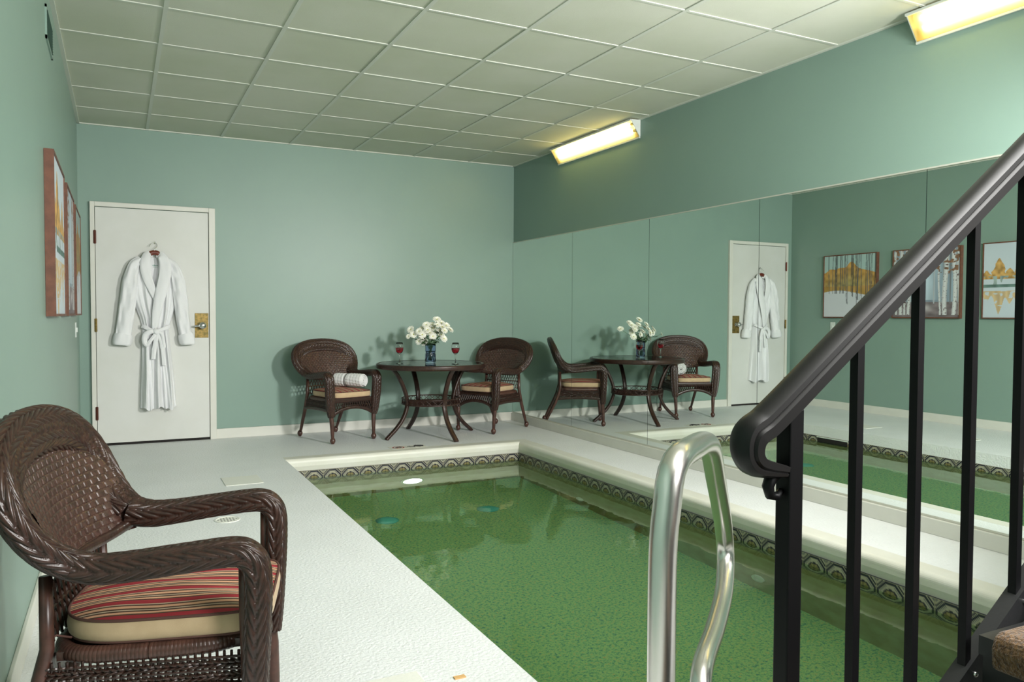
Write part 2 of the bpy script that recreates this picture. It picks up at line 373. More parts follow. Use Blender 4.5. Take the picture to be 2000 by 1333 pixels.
# ------------------------------------------------------------------ ceiling corner lights
def corner_light(y0, y1, label):
    r = empty('fluorescent_light', (WR, (y0 + y1) / 2, H - .01)); tag(r, label, 'light', 'corner fluorescent lights')
    zt = H - .008; xl = WR - .100; zb = H - .15
    A = (xl, zt); B = (WR - .002, zt); Cc = (WR - .002, zb)
    hb = MB()
    for yy0, yy1 in ((y0, y0 + .006), (y1 - .006, y1)):
        v = [(A[0], yy0, A[1]), (B[0], yy0, B[1]), (Cc[0], yy0, Cc[1]), (A[0], yy1, A[1]), (B[0], yy1, B[1]), (Cc[0], yy1, Cc[1])]
        hb.add(v, [(0, 1, 2), (5, 4, 3), (0, 3, 4, 1), (1, 4, 5, 2), (2, 5, 3, 0)])
    hb.box(xl - .004, xl + .008, y0, y1, zt - .014, zt); hb.box(WR - .012, WR - .002, y0, y1, zb - .004, zb + .008)
    bp(hb, 'end_housing', 'lampbody', r)
    rf = MB().box(WR - .012, WR - .003, y0 + .006, y1 - .006, zb + .01, zt); rf.box(xl + .01, WR - .003, y0 + .006, y1 - .006, zt - .004, zt)
    bp(rf, 'reflector', 'reflector', r)
    for (px, pz, s) in ((WR - .052, H - .036, 0), (WR - .026, H - .085, 0)):
        tb = MB().tube([(px, y0 + .06, pz), (px, y1 - .06, pz)], .0125, 12)
        bp(tb, 'fluorescent_tube', M['tube'], r, smooth=True)
        for ya_, yb_ in ((y0 + .03, y0 + .06), (y1 - .06, y1 - .03)):
            bp(MB().tube([(px, ya_, pz), (px, yb_, pz)], .013, 12), 'tube_socket', 'plate', r)
    # lens: thin slanted sheet
    n = Vector((-(zt - zb), 0, -(.098))).normalized() * .003
    v = []
    for (x, z) in ((xl + .006, zt - .012), (WR - .010, zb + .006)):
        for y in (y0 + .008, y1 - .008):
            v.append((x, y, z))
    bp(MB().add(v, [(0, 1, 3, 2)]), 'lens', 'lens', r)
    return r
M['tube'] = emit('lit_tube', (1.0, 0.90, 0.48), 26)
corner_light(5.262, 6.585, 'lit fluorescent light in the ceiling corner, the far one of two')
corner_light(1.47, 2.79, 'lit fluorescent light in the ceiling corner, at the top right of the photo')

# ------------------------------------------------------------------ vents, switch
def vent(y0, y1, z0, z1, label):
    r = empty('wall_vent', (WL, (y0 + y1) / 2, z0)); tag(r, label, 'vent', 'wall vents')
    b = MB(); b.box(WL, WL + .008, y0, y0 + .02, z0, z1); b.box(WL, WL + .008, y1 - .02, y1, z0, z1); b.box(WL, WL + .008, y0, y1, z0, z0 + .014); b.box(WL, WL + .008, y0, y1, z1 - .014, z1)
    bp(b, 'vent_frame', 'wall', r); bp(MB().box(WL + .0005, WL + .002, y0 + .02, y1 - .02, z0 + .014, z1 - .014), 'vent_backing', 'vent', r)
    s = MB(); z = z0 + .02
    while z < z1 - .02:
        s.add([(WL + .002, y0 + .02, z + .006), (WL + .011, y0 + .02, z), (WL + .011, y1 - .02, z), (WL + .002, y1 - .02, z + .006)], [(0, 1, 2, 3)]); z += .013
    bp(s, 'louvres', 'wall', r)
vent(4.38, 4.76, 2.46, 2.62, 'louvred vent high on the left wall, reflected in the mirror behind the handrail')

sw = empty('light_switch', (WL, 6.86, .95)); tag(sw, 'small white switch plate low on the left wall beyond the paintings', 'switch')
bp(MB().box(WL, WL + .008, 6.825, 6.895, .955, 1.07), 'switch_plate', 'plate', sw, bevel=.002)
bp(MB().box(WL + .008, WL + .016, 6.852, 6.868, .995, 1.03), 'toggle', 'plate', sw)

# ------------------------------------------------------------------ pool
pool = empty('swimming_pool', ((PX0 + PX1) / 2, (PY0 + PY1) / 2, ZF))
tag(pool, 'rectangular indoor pool of green water with patterned waterline tiles', 'pool')
# coping: rounded nosing around three sides, square slab on the left side
def nosing(path_a, path_b, inward, w):
    """profile swept straight from a to b; inward = unit vector to the water"""
    a, b, n = Vector(path_a), Vector(path_b), Vector(inward)
    prof = [(-w, 0.0), (-.03, .0)] + [(-.03 + .034 * math.sin(t), -.034 + .034 * math.cos(t)) for t in np.linspace(.2, math.pi / 2, 7)] + [(.004, -.06), (-.006, -.098), (-w, -.098)]
    return prof, a, b, n
cp = MB()
def sweep_prof(mb, prof, a, b, n, ma, mbb):
    vs = []; k = len(prof); d = (b - a).normalized()
    for (o, z) in prof: vs.append(a + n * o + Vector((0, 0, z)) + d * (-o * ma))
    for (o, z) in prof: vs.append(b + n * o + Vector((0, 0, z)) - d * (-o * mbb))
    fs = [(i, (i + 1) % k, k + (i + 1) % k, k + i) for i in range(k)]
    fs += [tuple(range(k))[::-1], tuple(range(k, 2 * k))]
    mb.add(vs, fs)
pr_, *_x = nosing((0, 0, 0), (1, 0, 0), (0, 1, 0), .12)
sweep_prof(cp, pr_, Vector((PX0 - .0, PY1, .0005)), Vector((PX1, PY1, .0005)), Vector((0, -1, 0)), 0, -1)
sweep_prof(cp, pr_, Vector((PX1, PY1, .0005)), Vector((PX1, PY0, .0005)), Vector((-1, 0, 0)), -1, -1)
sweep_prof(cp, pr_, Vector((PX1, PY0, .0005)), Vector((PX0 - .0, PY0, .0005)), Vector((0, 1, 0)), -1, 0)
bp(cp, 'coping', 'coping', pool, smooth=False)
# basin
d = .03
bs = MB()
bs.add([(PX0 - d, PY0 - d, ZF), (PX1 + d, PY0 - d, ZF), (PX1 + d, PY1 + d, ZF), (PX0 - d, PY1 + d, ZF)], [(0, 1, 2, 3)])
bp(bs, 'pool_floor', 'pebble', pool)
bw = MB()
for (a, b) in (((PX0, PY0), (PX1, PY0)), ((PX1, PY0), (PX1, PY1)), ((PX1, PY1), (PX0, PY1)), ((PX0, PY1), (PX0, PY0))):
    bw.add([(a[0], a[1], ZF - .01), (b[0], b[1], ZF - .01), (b[0], b[1], -.245), (a[0], a[1], -.245)], [(0, 1, 2, 3)])
bp(bw, 'pool_wall', 'plaster', pool)
# tile band, coloured per vertex with the octagon pattern
def tile_colour(u, v):
    """u,v arrays in tile units; returns rgb"""
    x = (u % 1) * 2 - 1; y = (v % 1) * 2 - 1; ax, ay = np.abs(x), np.abs(y)
    do = np.maximum(np.maximum(ax, ay), (ax + ay) * .7071); rr = np.hypot(x, y)
    c = np.zeros(x.shape + (3,)) + np.array([.50, .47, .37])
    dark = np.array([.028, .030, .055]); mid = np.array([.16, .17, .20]); ol = np.array([.30, .25, .12]); olive = np.array([.14, .11, .05])
    def put(mask, col): c[mask] = col
    put((do > .79) & (do < .93), dark); put((do > 1.01) & (do < 1.12), dark); put((do > 1.22), mid)
    put((ax > .93) & (ay < .5), dark); put((do > .70) & (do < .735), mid)
    put((rr < .56), dark); put((rr < .46), ol)
    th = np.arctan2(y, x); put((rr < .46) & (rr > .16) & (np.abs(np.sin(th * 4)) < .28), olive); put((rr < .12), dark)
    put((ax > .985) | (ay > .985), np.array([.36, .33, .24]))
    return c * np.array([.74, .74, .70])
tb = MB(); cols = []
def tile_side(a, b, nrm, z1=-.098, rows=1, sz=.1485, skip=None):
    a = Vector(a); b = Vector(b); L = (b - a).length; nt_ = max(1, round(L / sz)); res = 26; nu = nt_ * res + 1; nv = res + 1
    s = np.linspace(0, 1, nu); v = np.linspace(0, 1, nv); P = np.zeros((nv, nu, 3))
    P[:, :, 0] = a.x + (b.x - a.x) * s[None, :] + nrm[0] * .004; P[:, :, 1] = a.y + (b.y - a.y) * s[None, :] + nrm[1] * .004
    P[:, :, 2] = z1 - (v * .150)[:, None]
    U, V = np.meshgrid(s * nt_, v * .9999); U = np.clip(U, 0, nt_ - 1e-4)
    cols.append(tile_colour(U, V).reshape(-1, 3)); tb.grid(P)
tile_side((PX0, PY1, 0), (PX1, PY1, 0), (0, -1)); tile_side((PX1, PY1, 0), (PX1, PY0, 0), (-1, 0))
tile_side((PX0, PY0, 0), (PX0, PY1, 0), (1, 0)); tile_side((PX1, PY0, 0), (PX0, PY0, 0), (0, 1))
to = bp(tb, 'waterline_tiles', 'tile', pool); colour(to, np.vstack(cols))
bp(MB().add([(PX0, PY0, ZW), (PX1, PY0, ZW), (PX1, PY1, ZW), (PX0, PY1, ZW)], [(0, 1, 2, 3)]), 'water_surface', 'water', pool)
sk = MB().box(PX0 + .001, PX0 + .007, 5.40, 5.77, -.205, -.115)
sko = bp(sk, 'skimmer_mouth', 'dark', pool)
bp(MB().box(PX0 + .004, PX0 + .010, 5.39, 5.78, -.113, -.103), 'skimmer_frame', 'plate', pool)
for (x, y) in ((1.722, 5.41), (2.507, 5.37)):
    b = MB().lathe([(.085, 0), (.085, .012), (.05, .03), (.0001, .034)], (x, y, ZF), 28)
    o = bp(b, 'drain_cover', 'cover', pool, smooth=True)
# underwater lamp on the far wall
lampx, lampz = 2.185, -.59
ring_o = bp(MB().lathe([(.105, 0), (.105, -.02), (.09, -.026)], (lampx, PY1 - .001, lampz), 32, 'y'), 'underwater_lamp', 'steel', pool)
M['poollamp'] = emit('pool_lamp_lens', (0.95, 1.0, 1.0), 5.0)
MB().lathe([(.088, -.024), (.06, -.036), (.0001, -.042)], (lampx, PY1 - .001, lampz), 32, 'y').build('lamp_lens', 'poollamp', ring_o)
for y, z in ((3.25, -.70), (5.15, -.70)):
    bp(MB().lathe([(.045, 0), (.045, -.012), (.02, -.016), (.018, -.004), (.0001, -.004)], (PX1 - .001, y, z), 24, 'x'), 'return_fitting', 'plate', pool)

# ------------------------------------------------------------------ things set in the deck
g = empty('floor_drain', (.524, 4.53, 0)); tag(g, 'round white drain grate set in the left deck', 'drain')
bp(MB().lathe([(.068, 0), (.068, .003), (.060, .004), (.058, .0015), (.0001, .0015)], (.524, 4.53, 0), 36), 'drain_rim', 'caulk', g)
dr = MB()
for i in range(-3, 4):
    for j in range(-3, 4):
        if i * i + j * j < 10: dr.lathe([(.0045, .0012), (.0045, .0022)], (.524 + i * .016, 4.53 + j * .016, 0), 8)
dr.build('drain_holes', 'cord', list(g.children)[0])
g = tag(MB().box(.618, .862, 5.42, 5.70, 0, .004).build('access_cover', 'caulk', bevel=.002), 'rectangular ivory cover plate in the deck near the pool corner', 'floor cover', 'deck cover plates')
g = tag(MB().box(.56, .835, 1.95, 2.325, 0, .004).build('access_cover', 'caulk', bevel=.002), 'ivory cover plate in the deck at the bottom edge, in front of the near chair', 'floor cover', 'deck cover plates')
g = tag(MB().box(.925, .962, 2.218, 2.236, 0, .004).build('wood_chip', 'tan'), 'tiny tan chip lying on the white deck near the pool edge', 'chip')
# no-diving marker, painted
mk = empty('no_diving_marker', (2.21, 6.32, 0)); tag(mk, 'small faded marker with red circle and black figure on the far pool edge', 'floor marking')
def ring(c, r0, r1, n=32):
    v = []; 
    for j in range(n):
        a = 2 * math.pi * j / n; v += [(c[0] + r0 * math.cos(a), c[1] + r0 * math.sin(a), .0022), (c[0] + r1 * math.cos(a), c[1] + r1 * math.sin(a), .0022)]
    return v, [(2 * j, 2 * j + 1, (2 * j + 3) % (2 * n), (2 * j + 2) % (2 * n)) for j in range(n)]
bp(MB().box(2.05, 2.37, 6.31, 6.43, 0, .0015), 'marker_plate', 'coping', mk)
rg = MB().add(*ring((2.125, 6.37), .040, .052)); rg.add([(2.09, 6.335, .0022), (2.098, 6.327, .0022), (2.16, 6.405, .0022), (2.152, 6.413, .0022)], [(0, 1, 2, 3)])
bp(rg, 'red_circle', 'red', mk)
bp(MB().tube([(2.10, 6.365, .002), (2.125, 6.375, .002), (2.15, 6.36, .002)], .005, 6), 'swimmer_mark', 'ink', mk)
dv = MB()
dv2 = MB().tube([(2.21, 6.38, .002), (2.235, 6.385, .002), (2.225, 6.35, .002), (2.25, 6.36, .002)], .004, 6)
dv.tube([(2.26, 6.35, .002), (2.285, 6.395, .002), (2.33, 6.375, .002), (2.345, 6.36, .002)], .009, 6).tube([(2.28, 6.39, .002), (2.32, 6.35, .002)], .006, 6)
bp(dv2, 'black_lettering', 'ink', mk); bp(dv, 'black_figure', 'ink', mk)

# ------------------------------------------------------------------ paintings
def art_birch_gold(n):
    y, x = np.mgrid[0:1:n * 1j, 0:1:n * 1j]; g = np.random.RandomState(1); c = np.zeros((n, n, 3)) + np.array([.38, .52, .50])
    y = 1 - y
    def noise(sc, seed):
        r = np.random.RandomState(seed).rand(sc + 2, sc + 2); X = x * sc; Y = y * sc; i = X.astype(int); j = Y.astype(int); fx = X - i; fy = Y - j
        return (r[j, i] * (1 - fx) + r[j, i + 1] * fx) * (1 - fy) + (r[j + 1, i] * (1 - fx) + r[j + 1, i + 1] * fx) * fy
    hill = .68 + .10 * np.sin(x * 3.0 + .3) + .06 * noise(9, 2) + .08 * np.exp(-((x - .55) / .09) ** 2)
    m_ = y < hill; t = np.clip((hill - y) / .35, 0, 1)[..., None]
    gold = np.array([.50, .27, .07]) * (1 - t) + np.array([.34, .28, .11]) * t
    c = np.where(m_[..., None], gold * (.6 + .8 * noise(22, 3))[..., None], c)
    b_ = (y < .50) & m_; c = np.where(b_[..., None], np.array([.28, .14, .06]) * (.7 + .9 * noise(14, 4))[..., None] + np.array([.1, .1, 0]) * t, c)
    edge = .38 + .05 * np.sin(x * 4 + .5); c = np.where((y < edge)[..., None], np.array([.60, .62, .66]) + .03 * noise(8, 5)[..., None], c)
    for k in range(30):
        x0 = .05 + .92 * g.rand() ** .7; wdt = .0035 + .0060 * g.rand(); lo = .38 - .20 * g.rand() * (x0 > .4); ln = g.uniform(-.04, .04)
        mm = (np.abs(x - x0 - ln * y - .004 * np.sin(y * 9 + k)) < wdt) & (y > lo) & (noise(20, k + 20) > .12); c = np.where(mm[..., None], c * .25 + np.array([.04, .045, .05]) * g.uniform(.6, 2.2), c)
    return c
def art_white_birch(n):
    y, x = np.mgrid[0:1:n * 1j, 0:1:n * 1j]; y = 1 - y; g = np.random.RandomState(5)
    def noise(sx, sy, seed):
        r = np.random.RandomState(seed).rand(sy + 2, sx + 2); X = x * sx; Y = y * sy; i = X.astype(int); j = Y.astype(int); fx = X - i; fy = Y - j
        return (r[j, i] * (1 - fx) + r[j, i + 1] * fx) * (1 - fy) + (r[j + 1, i] * (1 - fx) + r[j + 1, i + 1] * fx) * fy
    c = (np.array([.24, .31, .37]) * (.75 + .6 * noise(30, 4, 1))[..., None]) + np.array([.25, .28, .30]) * np.exp(-((x - .5) / .14) ** 2)[..., None] * (y > .25)[..., None]
    c = np.where((y < .22)[..., None], np.array([.17, .14, .15]) * (.6 + 1.0 * noise(12, 30, 2))[..., None] + np.array([.3, .3, .3]) * np.exp(-((x - .5) / .10) ** 2 - ((y - .14) / .05) ** 2)[..., None], c)
    for k in range(26):
        x0 = g.rand(); wd = .003 + .004 * g.rand(); c = np.where(((np.abs(x - x0) < wd) & (y > .2))[..., None], np.array([.42, .45, .48]) * g.uniform(.4, 1.1), c)
    for x0, wd in ((.04, .018), (.12, .028), (.20, .016), (.255, .024), (.31, .012), (.80, .034), (.715, .014), (.925, .030), (.985, .014)):
        xx = x0 + .015 * np.sin(y * 5 + x0 * 20); d_ = np.abs(x - xx) / wd; tr = np.array([.68, .69, .70]) * (1 - .35 * np.clip(d_, 0, 1)[..., None])
        spot = noise(60, 90, int(x0 * 100) + 3) > .80
        tr = np.where(spot[..., None], np.array([.10, .06, .06]), tr); c = np.where(((d_ < 1) & (y > .03))[..., None], tr, c)
    leaf = (noise(34, 34, 9) > .60) & ((((x < .30) & (y > .80)) | ((x > .60) & (y > .78)) | ((np.abs(x - .82) < .16) & (np.abs(y - .68) < .06))))
    c = np.where(leaf[..., None], np.array([.21, .115, .07]) * (.6 + noise(50, 50, 10))[..., None], c)
    return c
def art_lake(n):
    y, x = np.mgrid[0:1:n * 1j, 0:1:n * 1j]; y = 1 - y; g = np.random.RandomState(8)
    def noise(sx, sy, seed):
        r = np.random.RandomState(seed).rand(sy + 2, sx + 2); X = x * sx; Y = y * sy; i = X.astype(int); j = Y.astype(int); fx = X - i; fy = Y - j
        return (r[j, i] * (1 - fx) + r[j, i + 1] * fx) * (1 - fy) + (r[j + 1, i] * (1 - fx) + r[j + 1, i + 1] * fx) * fy
    c = np.zeros((n, n, 3)) + np.array([.48, .55, .60]) + .04 * noise(6, 6, 1)[..., None]
    hz = .42
    for x0, h, wd in ((.04, .64, .10), (.20, .80, .13), (.34, .66, .11), (.46, .72, .12), (.52, .78, .11), (.66, .94, .20), (.80, .76, .14), (.92, .84, .13)):
        hh = np.clip((h - y) / (h - .5), 0, 1.2); m_ = (np.abs(x - x0) < wd * hh ** .7 * (.7 + .5 * noise(26, 26, int(x0 * 50)))) & (y > .52)
        c = np.where(m_[..., None], np.array([.50, .30, .10]) * (.40 + 1.1 * noise(30, 30, int(x0 * 90) + 2))[..., None], c)
        m2 = (np.abs(x - x0) < wd * np.clip((y - (2 * hz - h)) / (h - .5), 0, 1) * (.6 + .5 * noise(30, 8, int(x0 * 40)))) & (y < hz - .06)
        c = np.where((m2 & (noise(30, 50, 4) > .3))[..., None], np.array([.46, .33, .16]) * (.7 + .7 * noise(30, 10, 6))[..., None] + .06, c)
    band = (y > .42) & (y < .56) & (noise(26, 12, 7) > .45); c = np.where(band[..., None], np.array([.30, .38, .36]) * (.5 + .8 * noise(20, 20, 8))[..., None], c)
    c = np.where(((np.abs(y - .425) < .02) & (x < .75))[..., None], np.array([.10, .17, .15]) * (.6 + noise(20, 20, 3))[..., None], c)
    return c
def painting(y0, y1, art, label):
    z0, z1 = 1.125, 1.895; dp = .042
    r = empty('framed_painting', (WL, (y0 + y1) / 2, z0)); tag(r, label, 'painting', 'paintings on the left wall')
    f = MB(); t = .012
    f.box(WL + .001, WL + dp, y0, y0 + t, z0, z1).box(WL + .001, WL + dp, y1 - t, y1, z0, z1).box(WL + .001, WL + dp, y0 + t, y1 - t, z0, z0 + t).box(WL + .001, WL + dp, y0 + t, y1 - t, z1 - t, z1)
    bp(f, 'picture_frame', 'frame', r)
    n = 170; cc = art(n); yy = np.linspace(y0 + t, y1 - t, n); zz = np.linspace(z1 - t, z0 + t, n); P = np.zeros((n, n, 3)); P[..., 0] = WL + dp - .006
    P[..., 1] = yy[None, :]; P[..., 2] = zz[:, None]
    # seen from the room (facing -x) the left edge is at small y
    o = bp(MB().grid(P), 'canvas', 'art', r); colour(o, cc.reshape(-1, 3))
painting(6.215, 6.985, lambda n: art_birch_gold(n)[:, ::-1], 'framed painting of golden woods over snow, nearest the back corner')
painting(5.20, 6.01, lambda n: art_white_birch(n)[:, ::-1], 'framed painting of white birch trunks, middle of the three on the left wall')
painting(4.17, 4.97, lambda n: art_lake(n)[:, ::-1], 'framed painting of golden trees reflected in a lake, nearest the camera')

# ------------------------------------------------------------------ stair railing and stairs
YR = .77; sl = .735
def rz(x): return 1.014 + (x - .81) * sl + .012      # handrail centre height
rail = empty('stair_railing', (.81, YR, 0)); tag(rail, 'black metal stair railing with dark moulded handrail at the right', 'railing')
prof = [(-.021, -.010), (-.021, .004), (-.017, .008), (-.0195, .011), (-.019, .018), (-.011, .024), (0, .0255), (.011, .024), (.019, .018), (.0195, .011), (.017, .008), (.021, .004), (.021, -.010), (.012, -.013), (-.012, -.013)]
path = [(2.35, rz(2.35))] + [(x, rz(x)) for x in (1.8, 1.2, .95)] + [(.80, 1.018), (.755, .9985), (.730, .985), (.7195, .970), (.722, .956), (.738, .945), (.762, .938), (.790, .933)]
path = [(2.35, rz(2.35)), (1.6, rz(1.6)), (1.0, rz(1.0)), (.86, rz(.86)), (.80, rz(.80)), (.765, 1.000 - .006), (.742, .981), (.7375, .962), (.746, .948), (.764, .941), (.795, .934)]
pp, _ = crom([(x, 0, z) for x, z in path], 700)
vs = []; k = len(prof)
for i, p in enumerate(pp):
    tg = pp[min(i + 1, len(pp) - 1)] - pp[max(i - 1, 0)]; tg /= np.linalg.norm(tg)
    nn = np.array([tg[2], 0, -tg[0]])
    if i < 3 and nn[2] < 0: nn = -nn
    f_ = min(1, (len(pp) - 1 - i) / 30.0); sc_ = .45 + .55 * f_
    for (a, b) in prof: vs.append((p[0] + nn[0] * b * sc_, YR - a * (.8 + .2 * f_), p[2] + nn[2] * b * sc_))
hb = MB(); hb.add(vs, [(i * k + j, i * k + (j + 1) % k, (i + 1) * k + (j + 1) % k, (i + 1) * k + j) for i in range(len(pp) - 1) for j in range(k)] + [tuple(range(k)), tuple((len(pp) - 1) * k + j for j in range(k))[::-1]])
ho_ = bp(hb, 'handrail', 'rail', rail, smooth=True); ho_.data.set_sharp_from_angle(angle=math.radians(35))
bk = MB().tube([(.795, YR, .932), (.778, YR, .925), (.772, YR, .912), (.776, YR, .900), (.788, YR, .897), (.797, YR, .905)], [.008, .009, .008, .007, .006, .004], 8)
bp(bk, 'scroll_bracket', 'black', rail, smooth=True)
nw = .0255
bp(MB().box(.811 - nw / 2, .811 + nw / 2, YR - nw / 2, YR + nw / 2, 0.002, rz(.811) - .012), 'newel_post', 'black', rail, bevel=.002)
bw_ = .0135
def sz_(x): return .592 + (x - 1.20) * sl       # stringer top
x = .811 + .129; 
while x < 2.33:
    zb = max(.002, sz_(x) - .02)
    bp(MB().box(x - bw_ / 2, x + bw_ / 2, YR - bw_ / 2, YR + bw_ / 2, zb, rz(x) - .010), 'baluster', 'black', rail)
    x += .129
bp(MB().add([(.822, YR - .013, sz_(.822) - .055), (2.35, YR - .013, sz_(2.35) - .055), (2.35, YR + .013, sz_(2.35) - .055), (.822, YR + .013, sz_(.822) - .055),
              (.822, YR - .013, sz_(.822)), (2.35, YR - .013, sz_(2.35)), (2.35, YR + .013, sz_(2.35)), (.822, YR + .013, sz_(.822))],
             [(0, 3, 2, 1), (4, 5, 6, 7), (0, 1, 5, 4), (1, 2, 6, 5), (2, 3, 7, 6), (3, 0, 4, 7)]), 'bottom_rail', 'step', rail)
for xb_ in (1.205, 1.334):
    bp(MB().ball((xb_, YR - .014, sz_(xb_) - .022), .0045, 8), 'bolt', 'steel', rail, smooth=True)
stairs = empty('staircase', (.5, .4, 0)); tag(stairs, 'dark metal staircase with brown carpet pads rising to the right', 'stairs')
y_in, y_out = -.22, YR - .028
run = .262; rise = run * sl; xb0, zb0 = 1.19 - 3 * run, .645 - 3 * rise
def stringer(y0, y1):
    xa, xb = xb0, xb0 + 9 * run; z0_ = lambda x: zb0 + (x - xb0) * sl - .04; th = .20
    return MB().add([(xa + .05, y0, .001), (xb, y0, z0_(xb)), (xb, y0, z0_(xb) - th), (xa + .30, y0, .001), (xa + .05, y1, .001), (xb, y1, z0_(xb)), (xb, y1, z0_(xb) - th), (xa + .30, y1, .001)],
                    [(0, 1, 2, 3), (7, 6, 5, 4), (0, 4, 5, 1), (1, 5, 6, 2), (2, 6, 7, 3), (3, 7, 4, 0)])
bp(stringer(y_out - .05, y_out - .03), 'stringer', 'step', stairs); bp(stringer(y_in + .03, y_in + .05), 'stringer', 'step', stairs)
for k in range(9):
    xn = xb0 + k * run; zt = zb0 + k * rise
    b = MB().box(xn, xn + run + .02, y_in, y_out, zt - .03, zt).box(xn + .012, xn + .016, y_in, y_out, max(.001, zt - rise), zt - .03)
    bp(b, 'step', 'step', stairs)
    ya, yb = y_in + .03, y_out - .03; pv = []
    pf = [(xn + run - .03, zt), (xn + run - .03, zt + .014), (xn + .0, zt + .018), (xn - .014, zt + .012), (xn - .020, zt - .006), (xn - .018, zt - .036), (xn - .004, zt - .042), (xn - .0015, zt)]
    n_ = len(pf)
    for yy in (ya, yb): pv += [(a, yy, c) for a, c in pf]
    cb = MB().add(pv, [(i, (i + 1) % n_, n_ + (i + 1) % n_, n_ + i) for i in range(n_)] + [tuple(range(n_))[::-1], tuple(range(n_, 2 * n_))])
    o = cb.build('carpet_pad', 'carpet', bevel=.006); local(o, stairs)
lz = zb0 + 8 * rise
struct(MB().box(xb0 + 9 * run + .02, WR - .03, y_in, y_out, lz - .06, lz).build('trim_2', 'step'), 'dark stair landing against the right wall', 'landing')

# ------------------------------------------------------------------ pool grab rail
def cp3(u, v, dd):
    p = Vector((0, 0, 1.1394)) + (_F + _R * ((u - 1000) / 1523.13) - _U * ((v - 666.5) / 1523.13)) * dd
    return tuple(p)
a0 = cp3(1293, 1180, 1.37); ax, ay = a0[0], a0[1]
gr = [(ax, ay, .0), (ax, ay, .2), (ax, ay, .5), (ax + .002, ay + .002, .72), cp3(1303, 985, 1.375), cp3(1311, 925, 1.385), cp3(1327, 893, 1.42), cp3(1352, 876, 1.53), cp3(1371, 866, 1.68), cp3(1384, 869, 1.79), cp3(1391, 892, 1.88), cp3(1398, 935, 1.99), cp3(1409, 1000, 2.16),
      cp3(1415, 1050, 2.28), cp3(1417, 1105, 2.27), cp3(1412, 1165, 2.15), cp3(1396, 1230, 1.98), cp3(1370, 1315, 1.80)]
last = Vector(gr[-1]); gr += [(last.x - .04, last.y - .05, last.z - .10), (last.x - .055, last.y - .065, last.z - .22), (last.x - .055, last.y - .065, -.6)]
gp, _ = crom(gr, 150)
gro = empty('pool_grab_rail', (ax, ay, 0)); tag(gro, 'bent polished steel grab rail rising beside the green water', 'grab rail')
bp(MB().tube([tuple(p) for p in gp], .0252, 24), 'rail_tube', 'chrome', gro, smooth=True)
bp(MB().lathe([(.0253, .0), (.055, .001), (.052, .012), (.032, .022), (.0253, .022)], (ax, ay, 0), 32), 'base_flange', 'chrome', gro, smooth=True)

# ------------------------------------------------------------------ wicker chairs
def woven_band(P, n, rows, nr_, amp, pitch, slant=1.3, caps=True, ex=0.65):
    """P rows: x y z  nx ny nz  w t ; closed woven band mesh following the curve"""
    Q, s = crom(P, n); C = Q[:, :3]; N = Q[:, 3:6]; w = Q[:, 6]; t = Q[:, 7]
    Tg = np.gradient(C, axis=0); Tg /= np.linalg.norm(Tg, axis=1)[:, None]
    N = N - (N * Tg).sum(1)[:, None] * Tg; N /= np.linalg.norm(N, axis=1)[:, None]
    Wd = np.cross(Tg, N)
    ph = np.linspace(0, 2 * np.pi, nr_, endpoint=False)
    cx = np.sign(np.cos(ph)) * np.abs(np.cos(ph)) ** ex; cy = np.sign(np.sin(ph)) * np.abs(np.sin(ph)) ** ex
    base = C[:, None] + Wd[:, None] * (w[:, None, None] / 2 * cx[None, :, None]) + N[:, None] * (t[:, None, None] / 2 * cy[None, :, None])
    nx = np.cos(ph); out = Wd[:, None] * (cx * 1.0)[None, :, None] * (t / w)[:, None, None] ** .3 + N[:, None] * cy[None, :, None]
    out /= np.linalg.norm(out, axis=2)[:, :, None]
    # arc position around the section (use mean aspect)
    sec = np.stack([cx * w.mean() / 2, cy * t.mean() / 2], 1); dl = np.linalg.norm(np.roll(sec, -1, 0) - sec, axis=1); a = np.concatenate([[0], np.cumsum(dl)[:-1]]) / dl.sum() * rows
    fr_ = (a % 1) - .5; row = a.astype(int)
    sg = np.where(row % 2 == 0, 1.0, -1.0)
    phase = s[:, None] / pitch + (sg * fr_ * slant + (row % 2) * .5)[None, :]
    f2 = (phase % 1) - .5
    h = (1 - np.abs(2 * fr_) ** 3)[None, :] ** .5 * .42 + np.sqrt(np.clip(1 - (2 * f2) ** 2, 0, 1)) * .58
    V = base + out * (h * amp)[:, :, None]
    mb = MB(); mb.grid(V, closed_u=True)
    if caps:
        k = nr_; mb.f += [tuple(range(k))[::-1], tuple((n - 1) * k + j for j in range(k))]; mb.mi += [0, 0]
    return mb
def mirx(P):
    P = np.array(P, float).copy(); P[:, 0] *= -1; P[:, 3] *= -1; return P[::-1]

ARM = [  # x y z  nx ny nz  w t   (right side, from the knee of the front leg up and back)
    (.222, .272, .235, 0, 1, 0, .040, .036), (.232, .276, .30, 0, 1, 0, .056, .040), (.240, .281, .40, 0, 1, 0, .068, .042), (.246, .285, .50, 0, 1, .05, .070, .042),
    (.249, .282, .565, 0, 1, .25, .070, .042), (.250, .262, .597, 0, .7, .7, .070, .042), (.250, .225, .606, 0, .1, 1, .070, .042),
    (.250, .12, .597, 0, 0, 1, .070, .042), (.246, .02, .586, -.05, 0, 1, .070, .044), (.243, -.05, .583, -.15, .1, 1, .074, .046), (.243, -.105, .596, -.25, .35, .9, .082, .046)]
ARCH = [(.243, -.105, .596, -.25, .35, .9, .082, .046), (.257, -.145, .625, -.4, .7, .6, .098, .046), (.276, -.182, .675, -.4, .85, .35, .110, .044), (.279, -.208, .730, -.3, .9, .28, .114, .044),
    (.252, -.232, .785, -.2, .95, .27, .114, .044), (.195, -.248, .822, -.1, .96, .27, .110, .044), (.105, -.258, .845, 0, .96, .27, .106, .044)]
ARCHF = np.vstack([np.array(ARCH), [[0, -.262, .851, 0, .96, .27, .106, .044]], mirx(ARCH)])
